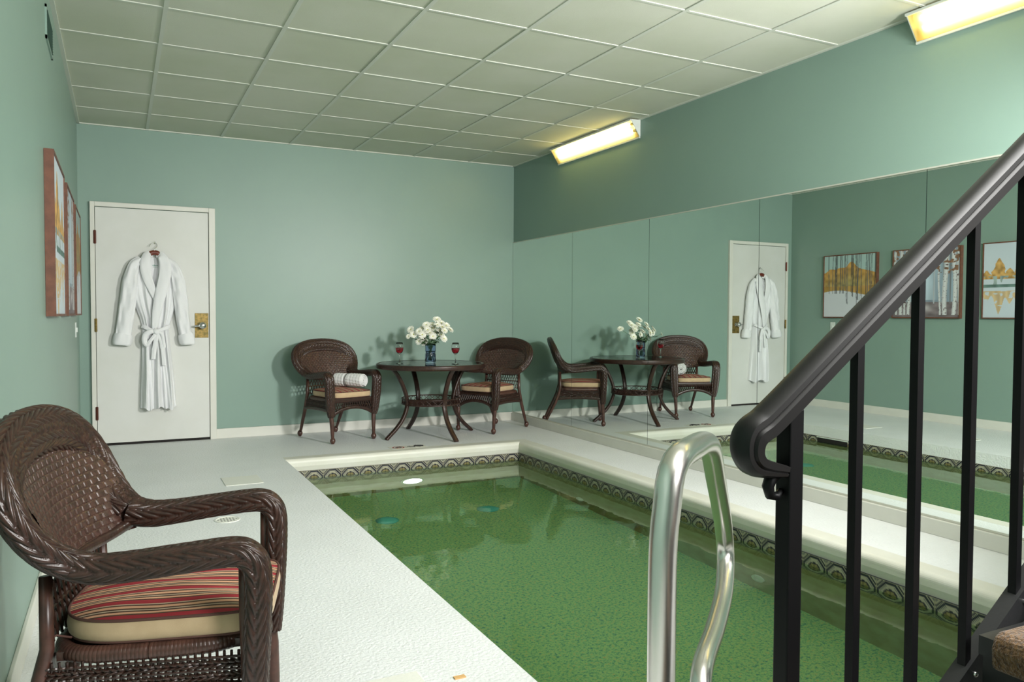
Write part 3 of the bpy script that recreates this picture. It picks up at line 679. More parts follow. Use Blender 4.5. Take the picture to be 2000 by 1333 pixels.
def shell_y(x, z):
    k = np.interp(z, [.54, .60, .68, .78, .9], [1.5, 1.2, .75, .35, .2])
    return -.170 - (z - .55) * .29 + k * x * x

def make_chair():
    root = empty('wicker_armchair')
    A = np.array(ARM)
    woven_band(ARCHF, 850, 14, 196, .0105, .034, slant=1.75).build('backrest_border', 'wicker', root, smooth=True)
    for s_ in (1, -1):
        P = A if s_ == 1 else mirx(A)
        woven_band(P, 480, 10, 140, .0100, .034, slant=1.75).build('armrest', 'wicker', root, smooth=True)
    # flat basket-woven back panel
    nz, nx = 190, 330; z = np.linspace(.548, .828, nz)
    hw = np.interp(z, [.548, .60, .64, .69, .735, .77, .80, .815, .828], [.230, .252, .270, .276, .265, .238, .192, .15, .09])
    X = np.linspace(-1, 1, nx)[None, :] * hw[:, None]; Z = np.repeat(z[:, None], nx, 1); Y = shell_y(X, Z)
    cu, cv = .0320, .0175; iv = np.floor(Z / cv); fv = Z / cv - iv - .5; Xs = X + (iv % 2) * cu / 2; iu = np.floor(Xs / cu); fu = Xs / cu - iu - .5
    flat = .0040 * np.cos(fu * np.pi * .85) ** .6 * np.clip((.5 - np.abs(fv)) * 9, 0, 1) ** .5
    up = .0052 * np.clip((.13 - (np.abs(fu) - .37)) / .13, 0, 1) * 0
    dd = .5 - np.abs(fu); up = np.where(dd < .11, .0055 * (1 - (dd / .11) ** 2) ** .5 * np.clip((.5 - np.abs(fv)) * 5 + .3, 0, 1), 0)
    hgt = np.maximum(flat, up)
    Pf = np.stack([X, Y + .004 + hgt, Z], 2); mb = MB().grid(Pf); mb.grid(np.stack([X, Y - .006 - hgt * .8, Z], 2)[:, ::-1]); mb.build('backrest_panel', 'wicker2', root, smooth=True)
    xb = np.linspace(-.235, .235, 21); woven = np.array([[x, shell_y(x, .545), .545 + .03 * (x / .235) ** 4, 0, 1, 0, .024, .022] for x in xb])
    woven_band(woven, 200, 6, 30, .002, .012).build('lower_back_rail', 'wicker', root, smooth=True)
    # legs
    for s_ in (1, -1):
        mb = MB().tube([(s_ * .2155, .280, .03), (s_ * .2165, .278, .10), (s_ * .220, .272, .20), (s_ * .228, .262, .30), (s_ * .236, .256, .45), (s_ * .240, .256, .585)], [.0135, .0165, .020, .0175, .015, .015], 14)
        mb.lathe([(.008, .0), (.014, .004), (.022, .018), (.0245, .030), (.021, .043), (.014, .052), (.0125, .056)], (s_ * .2155, .281, 0), 18)
        mb.build('front_leg', 'pole', root, smooth=True)
        mb = MB().tube([(s_ * .192, -.318, .03), (s_ * .196, -.285, .10), (s_ * .205, -.215, .24), (s_ * .208, -.185, .31), (s_ * .206, -.165, .40), (s_ * .200, -.168, .56)], [.0125, .0145, .0165, .0175, .015, .0135], 14)
        mb.lathe([(.008, .0), (.014, .004), (.022, .018), (.0245, .030), (.021, .043), (.014, .052), (.0125, .056)], (s_ * .192, -.322, 0), 18)
        mb.build('back_leg', 'pole', root, smooth=True)
    # seat frame: coiled roll around the seat, woven deck and solid bands
    loop = []
    for a in np.linspace(0, 2 * np.pi, 41):
        c, s2 = math.cos(a), math.sin(a); x = .205 * math.copysign(abs(c) ** .45, c); y = .045 + .205 * math.copysign(abs(s2) ** .45, s2)
        loop.append((x, y, .378, 0, 0, 1, .036, .034))
    woven_band(loop, 1400, 1, 24, .0022, .0085, slant=0.0, caps=False, ex=1.0).build('seat_frame', 'pole', root, smooth=True)
    MB().box(-.195, .195, -.15, .24, .366, .386).build('seat_deck', 'wicker2', root)
    def lattice(fp, u0, u1, zl, zh, step, ang, r=.0028):
        """diagonal strands between lower/upper bounds; fp(u,z)->point"""
        mb = MB(); hh = .4
        for sg in (1, -1):
            u = u0 - hh
            while u < u1 + hh:
                pts = []
                for k in range(41):
                    t = k / 40 * hh; uu = u + sg * t * ang if sg == 1 else u - t * ang + hh * 0
                    zz = .26 + t
                    if u0 <= uu <= u1 and zl(uu) <= zz <= zh(uu): pts.append(fp(uu, zz, sg))
                    elif pts: break
                if len(pts) > 1: mb.tube(pts, r, 4, caps=False)
                u += step
        return mb
    # between the back uprights
    mb = lattice(lambda u, z, s_: (u, -.168 + s_ * .002, z), -.195, .195, lambda u: .40, lambda u: .548, .028, .42, r=.004)
    mb.tube([(-.2, -.168, .478), (.2, -.168, .478)], .005, 6); mb.build('back_lattice', 'wicker', root)
    # front apron: solid woven strip, lattice, arched rope
    P = [(x, .268, .376, 0, 1, 0, .034, .014) for x in np.linspace(-.215, .215, 7)]
    woven_band([tuple(p) for p in P], 240, 8, 40, .0025, .013).build('front_band', 'wicker', root, smooth=True)
    arch = lambda u: .314 - .060 * (abs(u) / .21) ** 2.2
    mb = lattice(lambda u, z, s_: (u, .268 + s_ * .002, z), -.21, .21, arch, lambda u: .362, .024, .46, r=.004); mb.build('apron_lattice', 'wicker', root)
    P = [(x, .268, arch(x) - .006, 0, 1, 0, .026, .020) for x in np.linspace(-.222, .222, 15)]
    woven_band(P, 240, 6, 30, .0025, .012).build('apron_arch', 'wicker', root, smooth=True)
    # side aprons: rope rows with small openings
    for s_ in (1, -1):
        mb = MB()
        ys_ = np.linspace(-.18, .27, 120)
        for r_, zz in enumerate((.356, .3465, .337, .3275, .318, .3085)):
            for q in (0, 1):
                mb.tube([(s_ * (.214 + .010 * (y + .18) / .45) + s_ * .003 * math.sin(y * 200 + math.pi * q + r_), y, zz + .0020 * math.sin(y * 200 + q * 3.1416 + r_ * 3.1416)) for y in ys_], .0031, 6, caps=False)
        y = -.17
        while y < .26:
            mb.tube([(s_ * (.212 + .010 * (y + .18) / .45), y, .37), (s_ * (.212 + .010 * (y + .18) / .45), y, .292)], .0035, 5, caps=False); y += .0157
        mb.build('side_weave', 'wicker', root)
        P = [(s_ * (.214 + .010 * (y + .18) / .45), y, .293 - .012 * abs((y - .045) / .22) ** 2, 1, 0, 0, .024, .018) for y in np.linspace(-.185, .27, 13)]
        woven_band(P, 240, 6, 30, .0025, .012).build('side_rail', 'wicker', root, smooth=True)
    P = [(x, -.178, .330, 0, -1, 0, .060, .014) for x in np.linspace(-.20, .20, 7)]
    woven_band(P, 220, 10, 40, .0025, .013).build('rear_band', 'wicker', root, smooth=True)
    return root

def make_cushion():
    root = empty('seat_cushion')
    # outline
    def outline(k, n=96):
        out = []
        for a in np.linspace(0, 2 * np.pi, n, endpoint=False):
            c, s2 = math.cos(a), math.sin(a); e = .36 if s2 > 0 else .62
            x = (.206 + k) * math.copysign(abs(c) ** e, c); y = .055 + ((.248 if s2 > 0 else .215) + k) * math.copysign(abs(s2) ** e, s2)
            out.append((x, y))
        return np.array(out)
    Z0, Z1 = .398, .450
    prof = [(-.05, Z0 + .0), (-.006, Z0), (.002, Z0 + .010), (.004, Z0 + .026), (.001, Z1 - .006), (-.002, Z1)]
    P = np.array([[(x, y, z) for x, y in outline(k)] for k, z in prof])
    side_o = MB().grid(P, closed_u=True).build('cushion_side', 'beige', root, smooth=True)
    rows = []
    for t in np.linspace(0, 1, 16):
        k = -.002; o = outline(k); z = Z1 + .022 * (1 - (1 - t) ** 3) * (1) ; rows.append(np.column_stack([o[:, 0] * (1 - t), .055 + (o[:, 1] - .055) * (1 - t), np.full(len(o), z)]))
    top = np.array(rows); top[..., 2] += .0025 * np.sin(top[..., 0] * 31) * np.sin(top[..., 1] * 23)
    MB().grid(top, closed_u=True).build('striped_top', 'stripe', root, smooth=True)
    for zz in (Z1, Z0 + .002):
        o = outline(.000 if zz == Z1 else -.004); pts = [(x, y, zz) for x, y in o] + [(o[0][0], o[0][1], zz)]
        MB().tube(pts, .0035, 6, caps=False).build('piping', 'piping', side_o, smooth=True)
    for sx in (-1, 1):
        tie = MB().tube([(sx * .175, -.125, .41), (sx * .195, -.15, .425), (sx * .215, -.17, .41), (sx * .205, -.185, .375), (sx * .19, -.16, .36)], .0025, 6); tie.build('tie', 'piping', root)
    return root

places = [((.062, 2.13), math.atan2(-.968, -.25), 'near'), ((1.783, 7.126), math.atan2(-.31, -.95), 'left'), ((3.33, 7.03), math.atan2(.88, -.48), 'right')]
clab = {'near': 'dark brown wicker armchair in the near left foreground facing the pool', 'left': 'dark brown wicker armchair left of the round table, with a rolled towel on its seat', 'right': 'dark brown wicker armchair right of the round table, next to the mirrored wall'}
qlab = {'near': 'red and tan striped cushion on the near wicker armchair', 'left': 'striped cushion with beige side under the rolled white towel', 'right': 'striped cushion with beige side on the wicker armchair by the mirror'}
ch0 = make_chair(); cu0 = make_cushion()
for i, (p, a, key) in enumerate(places):
    c = ch0 if i == 0 else copy_tree(ch0); q = cu0 if i == 0 else copy_tree(cu0)
    for o in (c, q): o.location = (p[0], p[1], 0); o.rotation_euler = (0, 0, a)
    tag(c, clab[key], 'chair', 'wicker armchairs'); tag(q, qlab[key], 'cushion', 'seat cushions')

# ------------------------------------------------------------------ round table
TC = Vector((2.626, 6.914, 0)); tbl = empty('round_table', TC); tag(tbl, 'round wicker table with inset glass top between two wicker chairs', 'table')
TZ = .685
P = [(.492 * math.cos(a), .492 * math.sin(a), TZ - .022, math.cos(a), math.sin(a), 0, .042, .030) for a in np.linspace(0, 2 * np.pi, 65)]
woven_band(P, 900, 8, 40, .003, .016, caps=False).build('table_rim', 'wicker', tbl, smooth=True)
MB().lathe([(.478, TZ - .008), (.480, TZ), (.0001, TZ)], (0, 0, 0), 96).build('glass_top', 'tglass', tbl)
MB().lathe([(.470, TZ - .012), (.492, TZ - .004), (.505, TZ - .001), (.508, TZ - .008)], (0, 0, 0), 96).build('rim_edge', 'wicker', tbl, smooth=True)
for a in [math.atan2(-.12, -.49), math.atan2(.483, -.056), math.atan2(-.478, .065), math.atan2(.117, .48)]:
    c, s = math.cos(a), math.sin(a)
    pr2 = [(.42, TZ - .04), (.365, .585), (.31, .49), (.275, .40), (.262, .33), (.272, .26), (.315, .17), (.385, .09), (.470, .018), (.485, .002)]
    P = [(r * c, r * s, z, c * .9, s * .9, .4, .040, .028) for r, z in pr2]
    woven_band(P, 330, 8, 32, .0022, .013).build('leg', 'wicker', tbl, smooth=True)
sh = empty('shelf')
for zz in (.355, .308):
    pass
P1 = [(.270 * math.cos(a), .270 * math.sin(a), .355) for a in np.linspace(0, 2 * np.pi, 61)]; P2 = [(.270 * math.cos(a), .270 * math.sin(a), .305) for a in np.linspace(0, 2 * np.pi, 61)]
bpy.data.objects.remove(sh)
sb = MB().tube(P1, .006, 8, caps=False).tube(P2, .008, 8, caps=False)
for k in range(30):
    a0_, a1_ = 2 * math.pi * k / 30, 2 * math.pi * (k + 1) / 30
    sb.tube([(.270 * math.cos(a0_), .270 * math.sin(a0_), .355), (.270 * math.cos(a1_), .270 * math.sin(a1_), .305)], .003, 5, caps=False)
    sb.tube([(.270 * math.cos(a0_), .270 * math.sin(a0_), .305), (.270 * math.cos(a1_), .270 * math.sin(a1_), .355)], .003, 5, caps=False)
for k in range(-13, 14):
    x = k * .019; h = math.sqrt(max(0, .265 ** 2 - x * x)); sb.tube([(x, -h, .306), (x, h, .306)], .0065, 6, caps=False)
for k in range(-9, 10):
    x = k * .028; h = math.sqrt(max(0, .265 ** 2 - x * x)); sb.tube([(-h, x, .311), (h, x, .311)], .005, 6, caps=False)
sb.build('lower_shelf', 'wicker', tbl, smooth=True)

# ------------------------------------------------------------------ glasses, vase, flowers
TT = TZ + .0005
def make_glass():
    r = empty('wine_glass'); b = MB()
    out = [(.0001, 0.0), (.034, 0.0), (.035, .002), (.012, .006), (.0045, .014), (.0038, .05), (.0045, .085), (.014, .094), (.030, .112), (.038, .135), (.038, .152), (.034, .178), (.030, .198)]
    inn = [(.0288, .198), (.0328, .178), (.0368, .152), (.0368, .136), (.029, .114), (.013, .098), (.0001, .094)]
    b.lathe(out + inn, (0, 0, 0), 32); b.build('glass_bowl', 'glass', r, smooth=True)
    MB().lathe([(.0001, .0945), (.0128, .0985), (.0286, .1145), (.0364, .136), (.0364, .150), (.0001, .150)], (0, 0, 0), 32).build('wine', 'wine', r, smooth=True)
    return r
g0 = make_glass(); g0.location = (2.315, 6.905, TT); tag(g0, 'stemmed glass of rosé wine on the table left of the vase', 'wine glass', 'wine glasses')
g1 = copy_tree(g0); g1.location = (2.775, 6.665, TT); tag(g1, 'stemmed glass of rosé wine on the table right of the vase', 'wine glass', 'wine glasses')
VX, VY = 2.608, 6.872
vs_ = empty('flower_vase', (VX, VY, TT)); tag(vs_, 'blue tinted glass vase holding white daisies on the table', 'vase')
out = [(.0001, 0), (.046, 0), (.050, .006), (.051, .05), (.050, .085), (.046, .097), (.046, .103), (.050, .115), (.050, .16), (.049, .182)]
inn = [(.0455, .182), (.046, .16), (.046, .115), (.042, .103), (.042, .097), (.046, .085), (.047, .05), (.046, .018), (.0001, .016)]
MB().lathe(out + inn, (0, 0, 0), 40).build('vase_body', 'vase', vs_, smooth=True)
MB().lathe([(.0001, .017), (.0455, .019), (.0463, .05), (.0455, .085), (.0415, .097), (.0415, .103), (.0455, .115), (.0001, .116)], (0, 0, 0), 40).build('vase_water', 'glass', vs_, smooth=True)
# flowers
def make_flower():
    r = empty('daisy'); b = MB(); rr = random.Random(3)
    for ring_, (n, L, el) in enumerate(((15, .030, .15), (12, .024, .5), (8, .016, .9))):
        for i in range(n):
            a = 2 * math.pi * (i + .5 * ring_) / n + rr.uniform(-.05, .05); e = el + rr.uniform(-.1, .1); ca, sa = math.cos(a), math.sin(a)
            pts = []
            for t, wd in ((.12, .25), (.45, .8), (.8, 1.0), (1.0, .45)):
                rad = L * t * math.cos(e * (1.15 - .5 * t)); z = L * t * math.sin(e) * (1 - .25 * t) + .001 * ring_; hw_ = .0042 * wd
                pts += [(rad * ca - hw_ * sa, rad * sa + hw_ * ca, z), (rad * ca, rad * sa, z - .0012), (rad * ca + hw_ * sa, rad * sa - hw_ * ca, z)]
            b.add(pts, [(3 * k + j, 3 * k + j + 1, 3 * k + j + 4, 3 * k + j + 3) for k in range(3) for j in range(2)])
    b.build('petals', 'petal', r, smooth=True)
    MB().ball((0, 0, .003), .0065, 6, .6).build('flower_centre', 'floret', r, smooth=True)
    return r
fpx = [(590, 420), (645, 510), (548, 548), (800, 400), (805, 515), (880, 335), (800, 592), (850, 655), (1003, 545), (1000, 400), (1080, 235), (1085, 335), (1130, 440), (1215, 440), (1250, 345), (1325, 425), (1205, 590), (905, 430), (945, 360), (1155, 520), (745, 640), (1160, 300), (745, 455), (945, 480), (1055, 475), (1180, 375), (870, 480), (985, 330)]
f0 = make_flower()
def unproj(u, v, Y):
    d_ = _F + _R * ((u - 1000) / 1523.13) - _U * ((v - 666.5) / 1523.13); t = Y / d_.y; return Vector((0, 0, 1.1394)) + d_ * t
plc = ['far left', 'lower far left', 'small one drooping far left', 'upper left', 'left, facing forward', 'upper left of centre', 'low left', 'lowest left, over the vase rim', 'lowest centre, facing forward', 'centre', 'topmost', 'just under the topmost',
       'right of centre', 'right', 'upper right', 'far right', 'lowest right', 'left of centre', 'top centre, left side', 'low right of centre', 'lowest left edge', 'upper right of the topmost', 'left edge of the main bunch', 'between the two facing forward', 'just right of the middle', 'between centre and far right', 'middle left, half hidden', 'half hidden under the topmost']
neck = Vector((VX, VY, TT + .17))
fall = [f0] + [copy_tree(f0) for _ in fpx[1:]]
for i, (a, b) in enumerate(fpx):
    f_ = fall[i]
    yy = VY + rnd.uniform(-.06, .02) if i % 3 else VY + rnd.uniform(.0, .07)
    p = unproj(740 + a / 9.52, 600 + b / 9.52, yy); dirv = (p - neck).normalized() * .55 + Vector((-.35, -.85, .25)) * rnd.uniform(.4, .9)
    if i in (8, 4, 1): dirv = Vector((-.35, -.9, .15))
    f_.location = p; f_.rotation_mode = 'QUATERNION'; f_.rotation_quaternion = dirv.to_track_quat('Z', 'Y') @ Vector((0, 0, 1)).rotation_difference(Vector((0, 0, 1)))
    s_ = rnd.uniform(1.18, 1.38) * (.7 if i == 2 else 1); f_.scale = (s_, s_, s_)
    tag(f_, 'white daisy bloom in the vase, ' + plc[i] + ' of the bunch', 'flower', 'daisies in the vase')
    # stem, its own shape for every flower
    back = -dirv.normalized()
    foot = Vector((VX + (VX - p.x) * .12 + rnd.uniform(-.012, .012), VY + rnd.uniform(-.02, .02), TT + .03))
    mid = Vector((VX + (p.x - VX) * .18, VY + (p.y - VY) * .18, TT + .175))
    pts, _ = crom([foot, mid, mid.lerp(p, .6) + Vector((0, 0, .004)), p + back * .002], 14)
    q = f_.matrix_basis.inverted()
    mb = MB().tube([q @ Vector(x) for x in pts], .0016 / s_, 5); mb.build('flower_stem', 'stem', f_, smooth=True)
    if i % 2 == 0:
        lf = MB()
        for k in range(5):
            bs_ = mid.lerp(p, rnd.uniform(.15, .7)); dd = Vector((rnd.uniform(-1, 1), rnd.uniform(-1, .2), rnd.uniform(-.2, .5))).normalized(); sd = dd.cross(Vector((0, 0, 1))).normalized(); L = rnd.uniform(.035, .055)
            v = [bs_, bs_ + dd * L * .35 + sd * L * .22, bs_ + dd * L * .7 + sd * L * .18 - Vector((0, 0, .004)), bs_ + dd * L - Vector((0, 0, .01)), bs_ + dd * L * .7 - sd * L * .18 - Vector((0, 0, .004)), bs_ + dd * L * .35 - sd * L * .22, bs_ + dd * L * .55 - Vector((0, 0, .006))]
            lf.add([q @ x for x in v], [(0, 1, 6), (1, 2, 6), (2, 3, 6), (3, 4, 6), (4, 5, 6), (5, 0, 6)])
        lf.build('leaves', 'leaf', f_, smooth=True)
f0.matrix_basis  # keep

# ------------------------------------------------------------------ rolled towel on the left chair
tr_ = empty('rolled_towel', (1.783, 7.126, 0), places[1][1]); tag(tr_, 'rolled white towel tied with grey cord on the left armchair', 'towel')
# roll axis runs diagonally across the seat in chair space
ax0, ax1 = Vector((-.035, -.065, .536)), Vector((-.150, .225, .538)); R0 = .063
dv_ = (ax1 - ax0); L = dv_.length; dv_.normalize(); e1 = dv_.cross(Vector((0, 0, 1))).normalized(); e2 = e1.cross(dv_).normalized()
nS, nA = 60, 72; P = np.zeros((nS, nA, 3))
for i in range(nS):
    t = i / (nS - 1); edge = min(t, 1 - t) * L; rr_ = R0 * (1 - .12 * max(0, 1 - edge / .02) ** 2)
    for w0 in (.40, .44): rr_ -= .009 * math.exp(-((t - w0) / .022) ** 2)
    for j in range(nA):
        a = 2 * math.pi * j / nA; r2 = rr_ + .0012 * math.sin(13 * a + 9 * t) + .001 * math.sin(60 * t)
        if a < .3: r2 += .004 * (1 - a / .3)
        x = ax0 + dv_ * (L * t) + e1 * (r2 * math.cos(a + 1)) + e2 * (r2 * .95 * math.sin(a + 1)); P[i, j] = x
tb_ = MB().grid(P, closed_u=True)
tb_.build('towel_roll', 'terry', tr_, smooth=True)
for sgn, end in ((1, ax1), (-1, ax0)):
    sp = MB(); turns = 3.6; N_ = 150; P = np.zeros((N_, 5, 3))
    for i in range(N_):
        th = 2 * math.pi * turns * i / (N_ - 1) + .8; rad = .006 + (R0 * .90 - .006) * i / (N_ - 1)
        for j, (dr_, h) in enumerate(((-.0066, -.006), (-.004, .0015), (0, .004), (.004, .0015), (.0066, -.006))):
            P[i, j] = end + dv_ * (sgn * h) + (e1 * math.cos(th) + e2 * .95 * math.sin(th)) * max(.001, rad + dr_)
    sp.grid(P); sp.build('spiral_end', 'terry', tr_, smooth=True)
cdp = [ax0 + dv_ * (L * .42 + .004 * math.sin(2 * a)) + e1 * ((R0 - .004) * math.cos(a)) + e2 * ((R0 - .006) * math.sin(a)) for a in np.linspace(0, 2 * math.pi, 40)]
MB().tube(cdp, .0038, 6, caps=False).build('cord', 'cord', tr_, smooth=True)

# ------------------------------------------------------------------ bathrobe on a hanger on the door
DY = YB - .022            # face of the door leaf
hk = tag(MB().tube([(.288, DY, 1.752), (.288, DY - .014, 1.752), (.288, DY - .022, 1.757), (.288, DY - .024, 1.768)], .004, 8).build('robe_hook', 'steel', smooth=True), 'small hook on the white door above the robe', 'hook')
hg = empty('coat_hanger', (.282, DY - .05, 1.6)); tag(hg, 'reddish wooden hanger with thin wire hook holding the robe', 'hanger')
hy = DY - .045
wp, _ = crom([(.243, hy + .01, 1.722), (.250, hy + .018, 1.738), (.268, hy + .024, 1.752), (.288, hy + .027, 1.7585), (.304, hy + .024, 1.745), (.302, hy + .012, 1.722), (.284, hy, 1.703), (.281, hy, 1.672)], 40)
bp(MB().tube([tuple(p) for p in wp], .0022, 8), 'wire_hook', 'steel', hg, smooth=True)
P, _ = crom([(.17, hy+.01, 1.592), (.20, hy, 1.612), (.235, hy, 1.648), (.262, hy, 1.668), (.283, hy, 1.672), (.306, hy, 1.668), (.333, hy, 1.648), (.37, hy, 1.61), (.395, hy+.01, 1.592)], 50)
bp(MB().tube([tuple(p) for p in P], .021, 12, flat=((0, 1, 0), .55)), 'hanger_body', 'hanger', hg, smooth=True)

robe = empty('bathrobe', (.28, DY, .3)); tag(robe, 'white belted bathrobe hanging on the white door', 'robe')
zs = [1.63, 1.60, 1.56, 1.50, 1.40, 1.30, 1.20, 1.10, 1.03, .99, .94, .86, .75, .60, .45, .36, .31]
lx = [.215, .150, .100, .090, .090, .100, .125, .162, .178, .180, .178, .175, .172, .168, .160, .158, .156]
rx = [.345, .400, .450, .472, .475, .465, .445, .418, .396, .392, .398, .405, .415, .430, .440, .446, .450]
dp = [.02, .05, .06, .066, .072, .074, .072, .064, .056, .052, .056, .064, .072, .078, .082, .084, .082]
nz, na = 260, 240; Z = np.linspace(1.63, .31, nz); l_ = np.interp(-Z, [-a for a in zs], lx); r_ = np.interp(-Z, [-a for a in zs], rx); d_ = np.interp(-Z, [-a for a in zs], dp)
def sm(a, k=9):
    ker = np.ones(k) / k; return np.convolve(np.pad(a, (k // 2, k // 2), 'edge'), ker, 'valid')
l_, r_, d_ = sm(l_), sm(r_), sm(d_)
P = np.zeros((nz, na, 3)); th = np.linspace(0, 2 * np.pi, na, endpoint=False)
for i in range(nz):
    z = Z[i]; cx_ = (l_[i] + r_[i]) / 2; hw_ = (r_[i] - l_[i]) / 2
    c = np.cos(th); s = np.sin(th)
    x = cx_ + hw_ * np.sign(c) * np.abs(c) ** .8; fy = np.where(s > 0, d_[i] * np.abs(s) ** .7, .0)
    q = (x - cx_) / hw_
    if z > 1.0:   # upper folds gather towards the waist
        A = .0075 * np.clip((1.56 - z) / .25, 0, 1) * (1 + .5 * np.clip((1.25 - z) / .2, 0, 1))
        fold = np.sin(q * 15 + .8 * math.sin(z * 5)) + .6 * np.sin(q * 27 + 2 + z * 3)
    else:
        A = .009 + .010 * np.clip((.98 - z) / .5, 0, 1)
        fold = np.sin(q * 9.5 + 1.0 + .5 * math.sin(z * 4.0)) + .65 * np.sin(q * 17 + 2.2 - z * 2) + .3 * np.sin(q * 31 + z * 6)
    A = A * np.clip((1.0 - np.abs(q)) * 5, .25, 1)
    # opening of the neckline
    vz = (z - 1.26) / .37; vx = .285 - .01 * vz
    wv = np.clip(vz, 0, 1) * .055
    inV = np.clip((wv - np.abs(x - vx)) / .010, 0, 1) * (s > 0)
    fy = (fy + 1.35 * A * fold * (s > 0)) * (1 - inV) + inV * .010
    # front overlap edge below the belt
    if z < 1.0:
        ex_ = .325 + .02 * math.sin(z * 7); fy += np.where((s > 0) & (x < ex_), .007, 0) * np.clip((ex_ - x) / .006, 0, 1)
    hem = 0.008 * math.sin(i * .0) if i < nz - 1 else 0
    P[i, :, 0] = x; P[i, :, 1] = DY - .002 - np.maximum(fy, 0.0); P[i, :, 2] = z + (.012 * np.sin(q * 6 + 1) + .006 * np.sin(q * 15)) * np.clip((.42 - z) / .1, 0, 1)
mb = MB().grid(P, closed_u=True); bp(mb, 'robe_body', 'robe', robe, smooth=True)
def ribbon(name, P, n, amp, f, mt='robe', cols=26, seed=0, par=robe):
    """soft padded strip: rows x y z  nx ny nz  w t"""
    Q, s = crom(P, n); C_ = Q[:, :3]; N = Q[:, 3:6]; Tg = np.gradient(C_, axis=0); Tg /= np.linalg.norm(Tg, axis=1)[:, None]
    N = N - (N * Tg).sum(1)[:, None] * Tg; N /= np.linalg.norm(N, axis=1)[:, None]; W_ = np.cross(Tg, N); ph = np.linspace(0, 2 * np.pi, cols, endpoint=False)
    cx = np.sign(np.cos(ph)) * np.abs(np.cos(ph)) ** .8; cy = np.sin(ph)
    w_ = Q[:, 6][:, None]; t_ = Q[:, 7][:, None]
    dis = amp * (np.sin(ph[None, :] * f + s[:, None] * 9 + seed) + .6 * np.sin(ph[None, :] * (f + 3) - s[:, None] * 23 + seed * 2) + .4 * np.sin(s[:, None] * 60 + seed + ph[None, :] * 2))
    V = C_[:, None] + W_[:, None] * ((w_ / 2) * cx[None, :])[:, :, None] + N[:, None] * ((t_ / 2) * cy[None, :] + dis * (np.abs(cy) ** .5)[None, :])[:, :, None]
    V[..., 1] = np.minimum(V[..., 1], DY - .001)
    mb = MB().grid(V, closed_u=True); mb.f += [tuple(range(cols))[::-1], tuple((n - 1) * cols + j for j in range(cols))]; mb.mi += [0, 0]
    return bp(mb, name, mt, par, smooth=True)
yf = lambda d: DY - d
F3 = (0, -1, 0)
ribbon('sleeve', [(.175, yf(.046), 1.612, *F3, .06, .045), (.128, yf(.052), 1.565, *F3, .085, .06), (.108, yf(.055), 1.50, *F3, .105, .075), (.092, yf(.056), 1.42, *F3, .125, .085), (.076, yf(.054), 1.28, *F3, .130, .085), (.055, yf(.052), 1.12, *F3, .128, .08), (.036, yf(.050), .98, *F3, .125, .08), (.030, yf(.050), .915, *F3, .122, .08)], 110, .0075, 5, seed=1)
ribbon('sleeve', [(.385, yf(.046), 1.606, *F3, .06, .045), (.432, yf(.052), 1.555, *F3, .085, .06), (.456, yf(.055), 1.49, *F3, .10, .075), (.474, yf(.056), 1.40, *F3, .115, .085), (.490, yf(.054), 1.26, *F3, .118, .085), (.506, yf(.052), 1.10, *F3, .112, .08), (.522, yf(.050), .98, *F3, .105, .08), (.535, yf(.050), .91, *F3, .105, .08)], 110, .0075, 5, seed=4)
ribbon('cuff', [(.036, yf(.052), .965, .0, -1, 0, .140, .098), (.030, yf(.052), .93, 0, -1, 0, .152, .104), (.022, yf(.052), .885, 0, -1, 0, .150, .100), (.020, yf(.052), .868, 0, -1, 0, .13, .085)], 40, .004, 5, seed=2)
ribbon('cuff', [(.525, yf(.052), .965, .0, -1, 0, .122, .098), (.533, yf(.052), .93, 0, -1, 0, .134, .104), (.542, yf(.052), .885, 0, -1, 0, .130, .100), (.543, yf(.052), .866, 0, -1, 0, .11, .085)], 40, .004, 5, seed=7)
# shawl collar, the right lapel over the left
ribbon('collar', [(.262, yf(.030), 1.655, *F3, .05, .02), (.222, yf(.062), 1.640, -.3, -1, .1, .075, .03), (.208, yf(.080), 1.56, *F3, .085, .026), (.222, yf(.088), 1.46, *F3, .080, .024), (.255, yf(.090), 1.36, *F3, .066, .022), (.290, yf(.086), 1.27, *F3, .05, .02), (.30, yf(.080), 1.20, *F3, .03, .016)], 90, .0015, 3, seed=3)
ribbon('collar', [(.302, yf(.030), 1.655, *F3, .05, .02), (.342, yf(.062), 1.640, .3, -1, .1, .078, .03), (.366, yf(.084), 1.57, *F3, .095, .028), (.362, yf(.096), 1.47, *F3, .098, .028), (.338, yf(.104), 1.36, *F3, .095, .028), (.312, yf(.106), 1.25, *F3, .085, .026), (.290, yf(.100), 1.14, *F3, .07, .024), (.275, yf(.086), 1.03, *F3, .045, .02), (.272, yf(.080), 1.0, *F3, .03, .016)], 110, .0015, 3, seed=6)
nl_ = bp(MB().box(.262, .318, yf(.0145), yf(.0125), 1.535, 1.580), 'neck_label', 'robe', robe)
lt = MB()
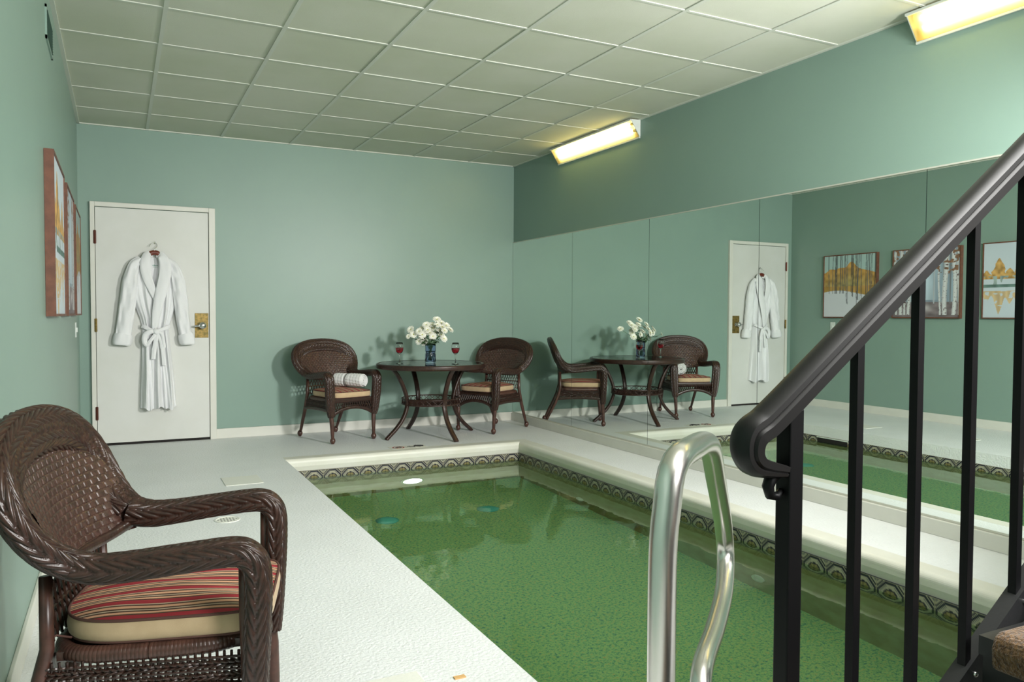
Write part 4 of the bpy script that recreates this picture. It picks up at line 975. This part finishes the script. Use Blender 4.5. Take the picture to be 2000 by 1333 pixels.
for k, (x0, x1, z0, z1) in enumerate([(.268, .276, 1.558, 1.566), (.279, .285, 1.556, 1.568), (.288, .296, 1.558, 1.565), (.299, .305, 1.556, 1.567), (.308, .314, 1.558, 1.565), (.270, .312, 1.546, 1.549)]):
    lt.box(x0, x1, yf(.0150), yf(.0145), z0, z1)
lt.build('label_print', 'label', nl_)
# belt with bow
ribbon('belt', [(.176, yf(.045), 1.03, *F3, .03, .012), (.20, yf(.066), 1.025, *F3, .034, .014), (.245, yf(.084), .998, *F3, .032, .016), (.285, yf(.090), .985, *F3, .032, .016), (.33, yf(.084), 1.000, *F3, .032, .014), (.375, yf(.066), 1.020, *F3, .032, .014), (.398, yf(.045), 1.03, *F3, .03, .012)], 80, .0012, 3)
ribbon('belt_loop', [(.290, yf(.100), .980, *F3, .03, .018), (.245, yf(.108), .985, *F3, .040, .022), (.205, yf(.104), .955, *F3, .046, .024), (.196, yf(.100), .905, *F3, .044, .022), (.215, yf(.104), .870, *F3, .036, .02), (.245, yf(.108), .91, *F3, .03, .018), (.285, yf(.104), .968, *F3, .026, .016)], 80, .0015, 3, seed=2)
ribbon('belt_loop', [(.292, yf(.104), .980, *F3, .028, .018), (.33, yf(.110), .965, *F3, .028, .018), (.345, yf(.108), .90, *F3, .026, .016), (.350, yf(.104), .85, *F3, .026, .016), (.330, yf(.104), .84, *F3, .024, .016), (.322, yf(.106), .90, *F3, .022, .016), (.300, yf(.104), .97, *F3, .022, .016)], 80, .001, 3, seed=3)
ribbon('belt_tail', [(.292, yf(.104), .975, *F3, .03, .014), (.283, yf(.108), .90, *F3, .036, .014), (.270, yf(.106), .82, *F3, .038, .014), (.262, yf(.106), .745, *F3, .036, .012)], 60, .0012, 3, seed=1)
ribbon('belt_tail', [(.298, yf(.100), .975, *F3, .028, .014), (.335, yf(.104), .86, *F3, .034, .012), (.345, yf(.104), .76, *F3, .034, .012), (.348, yf(.104), .69, *F3, .032, .012)], 60, .0012, 3, seed=5)
ribbon('belt_knot', [(.272, yf(.105), 1.0, *F3, .034, .022), (.288, yf(.114), .985, *F3, .042, .030), (.302, yf(.108), .965, *F3, .032, .022)], 20, .001, 3)
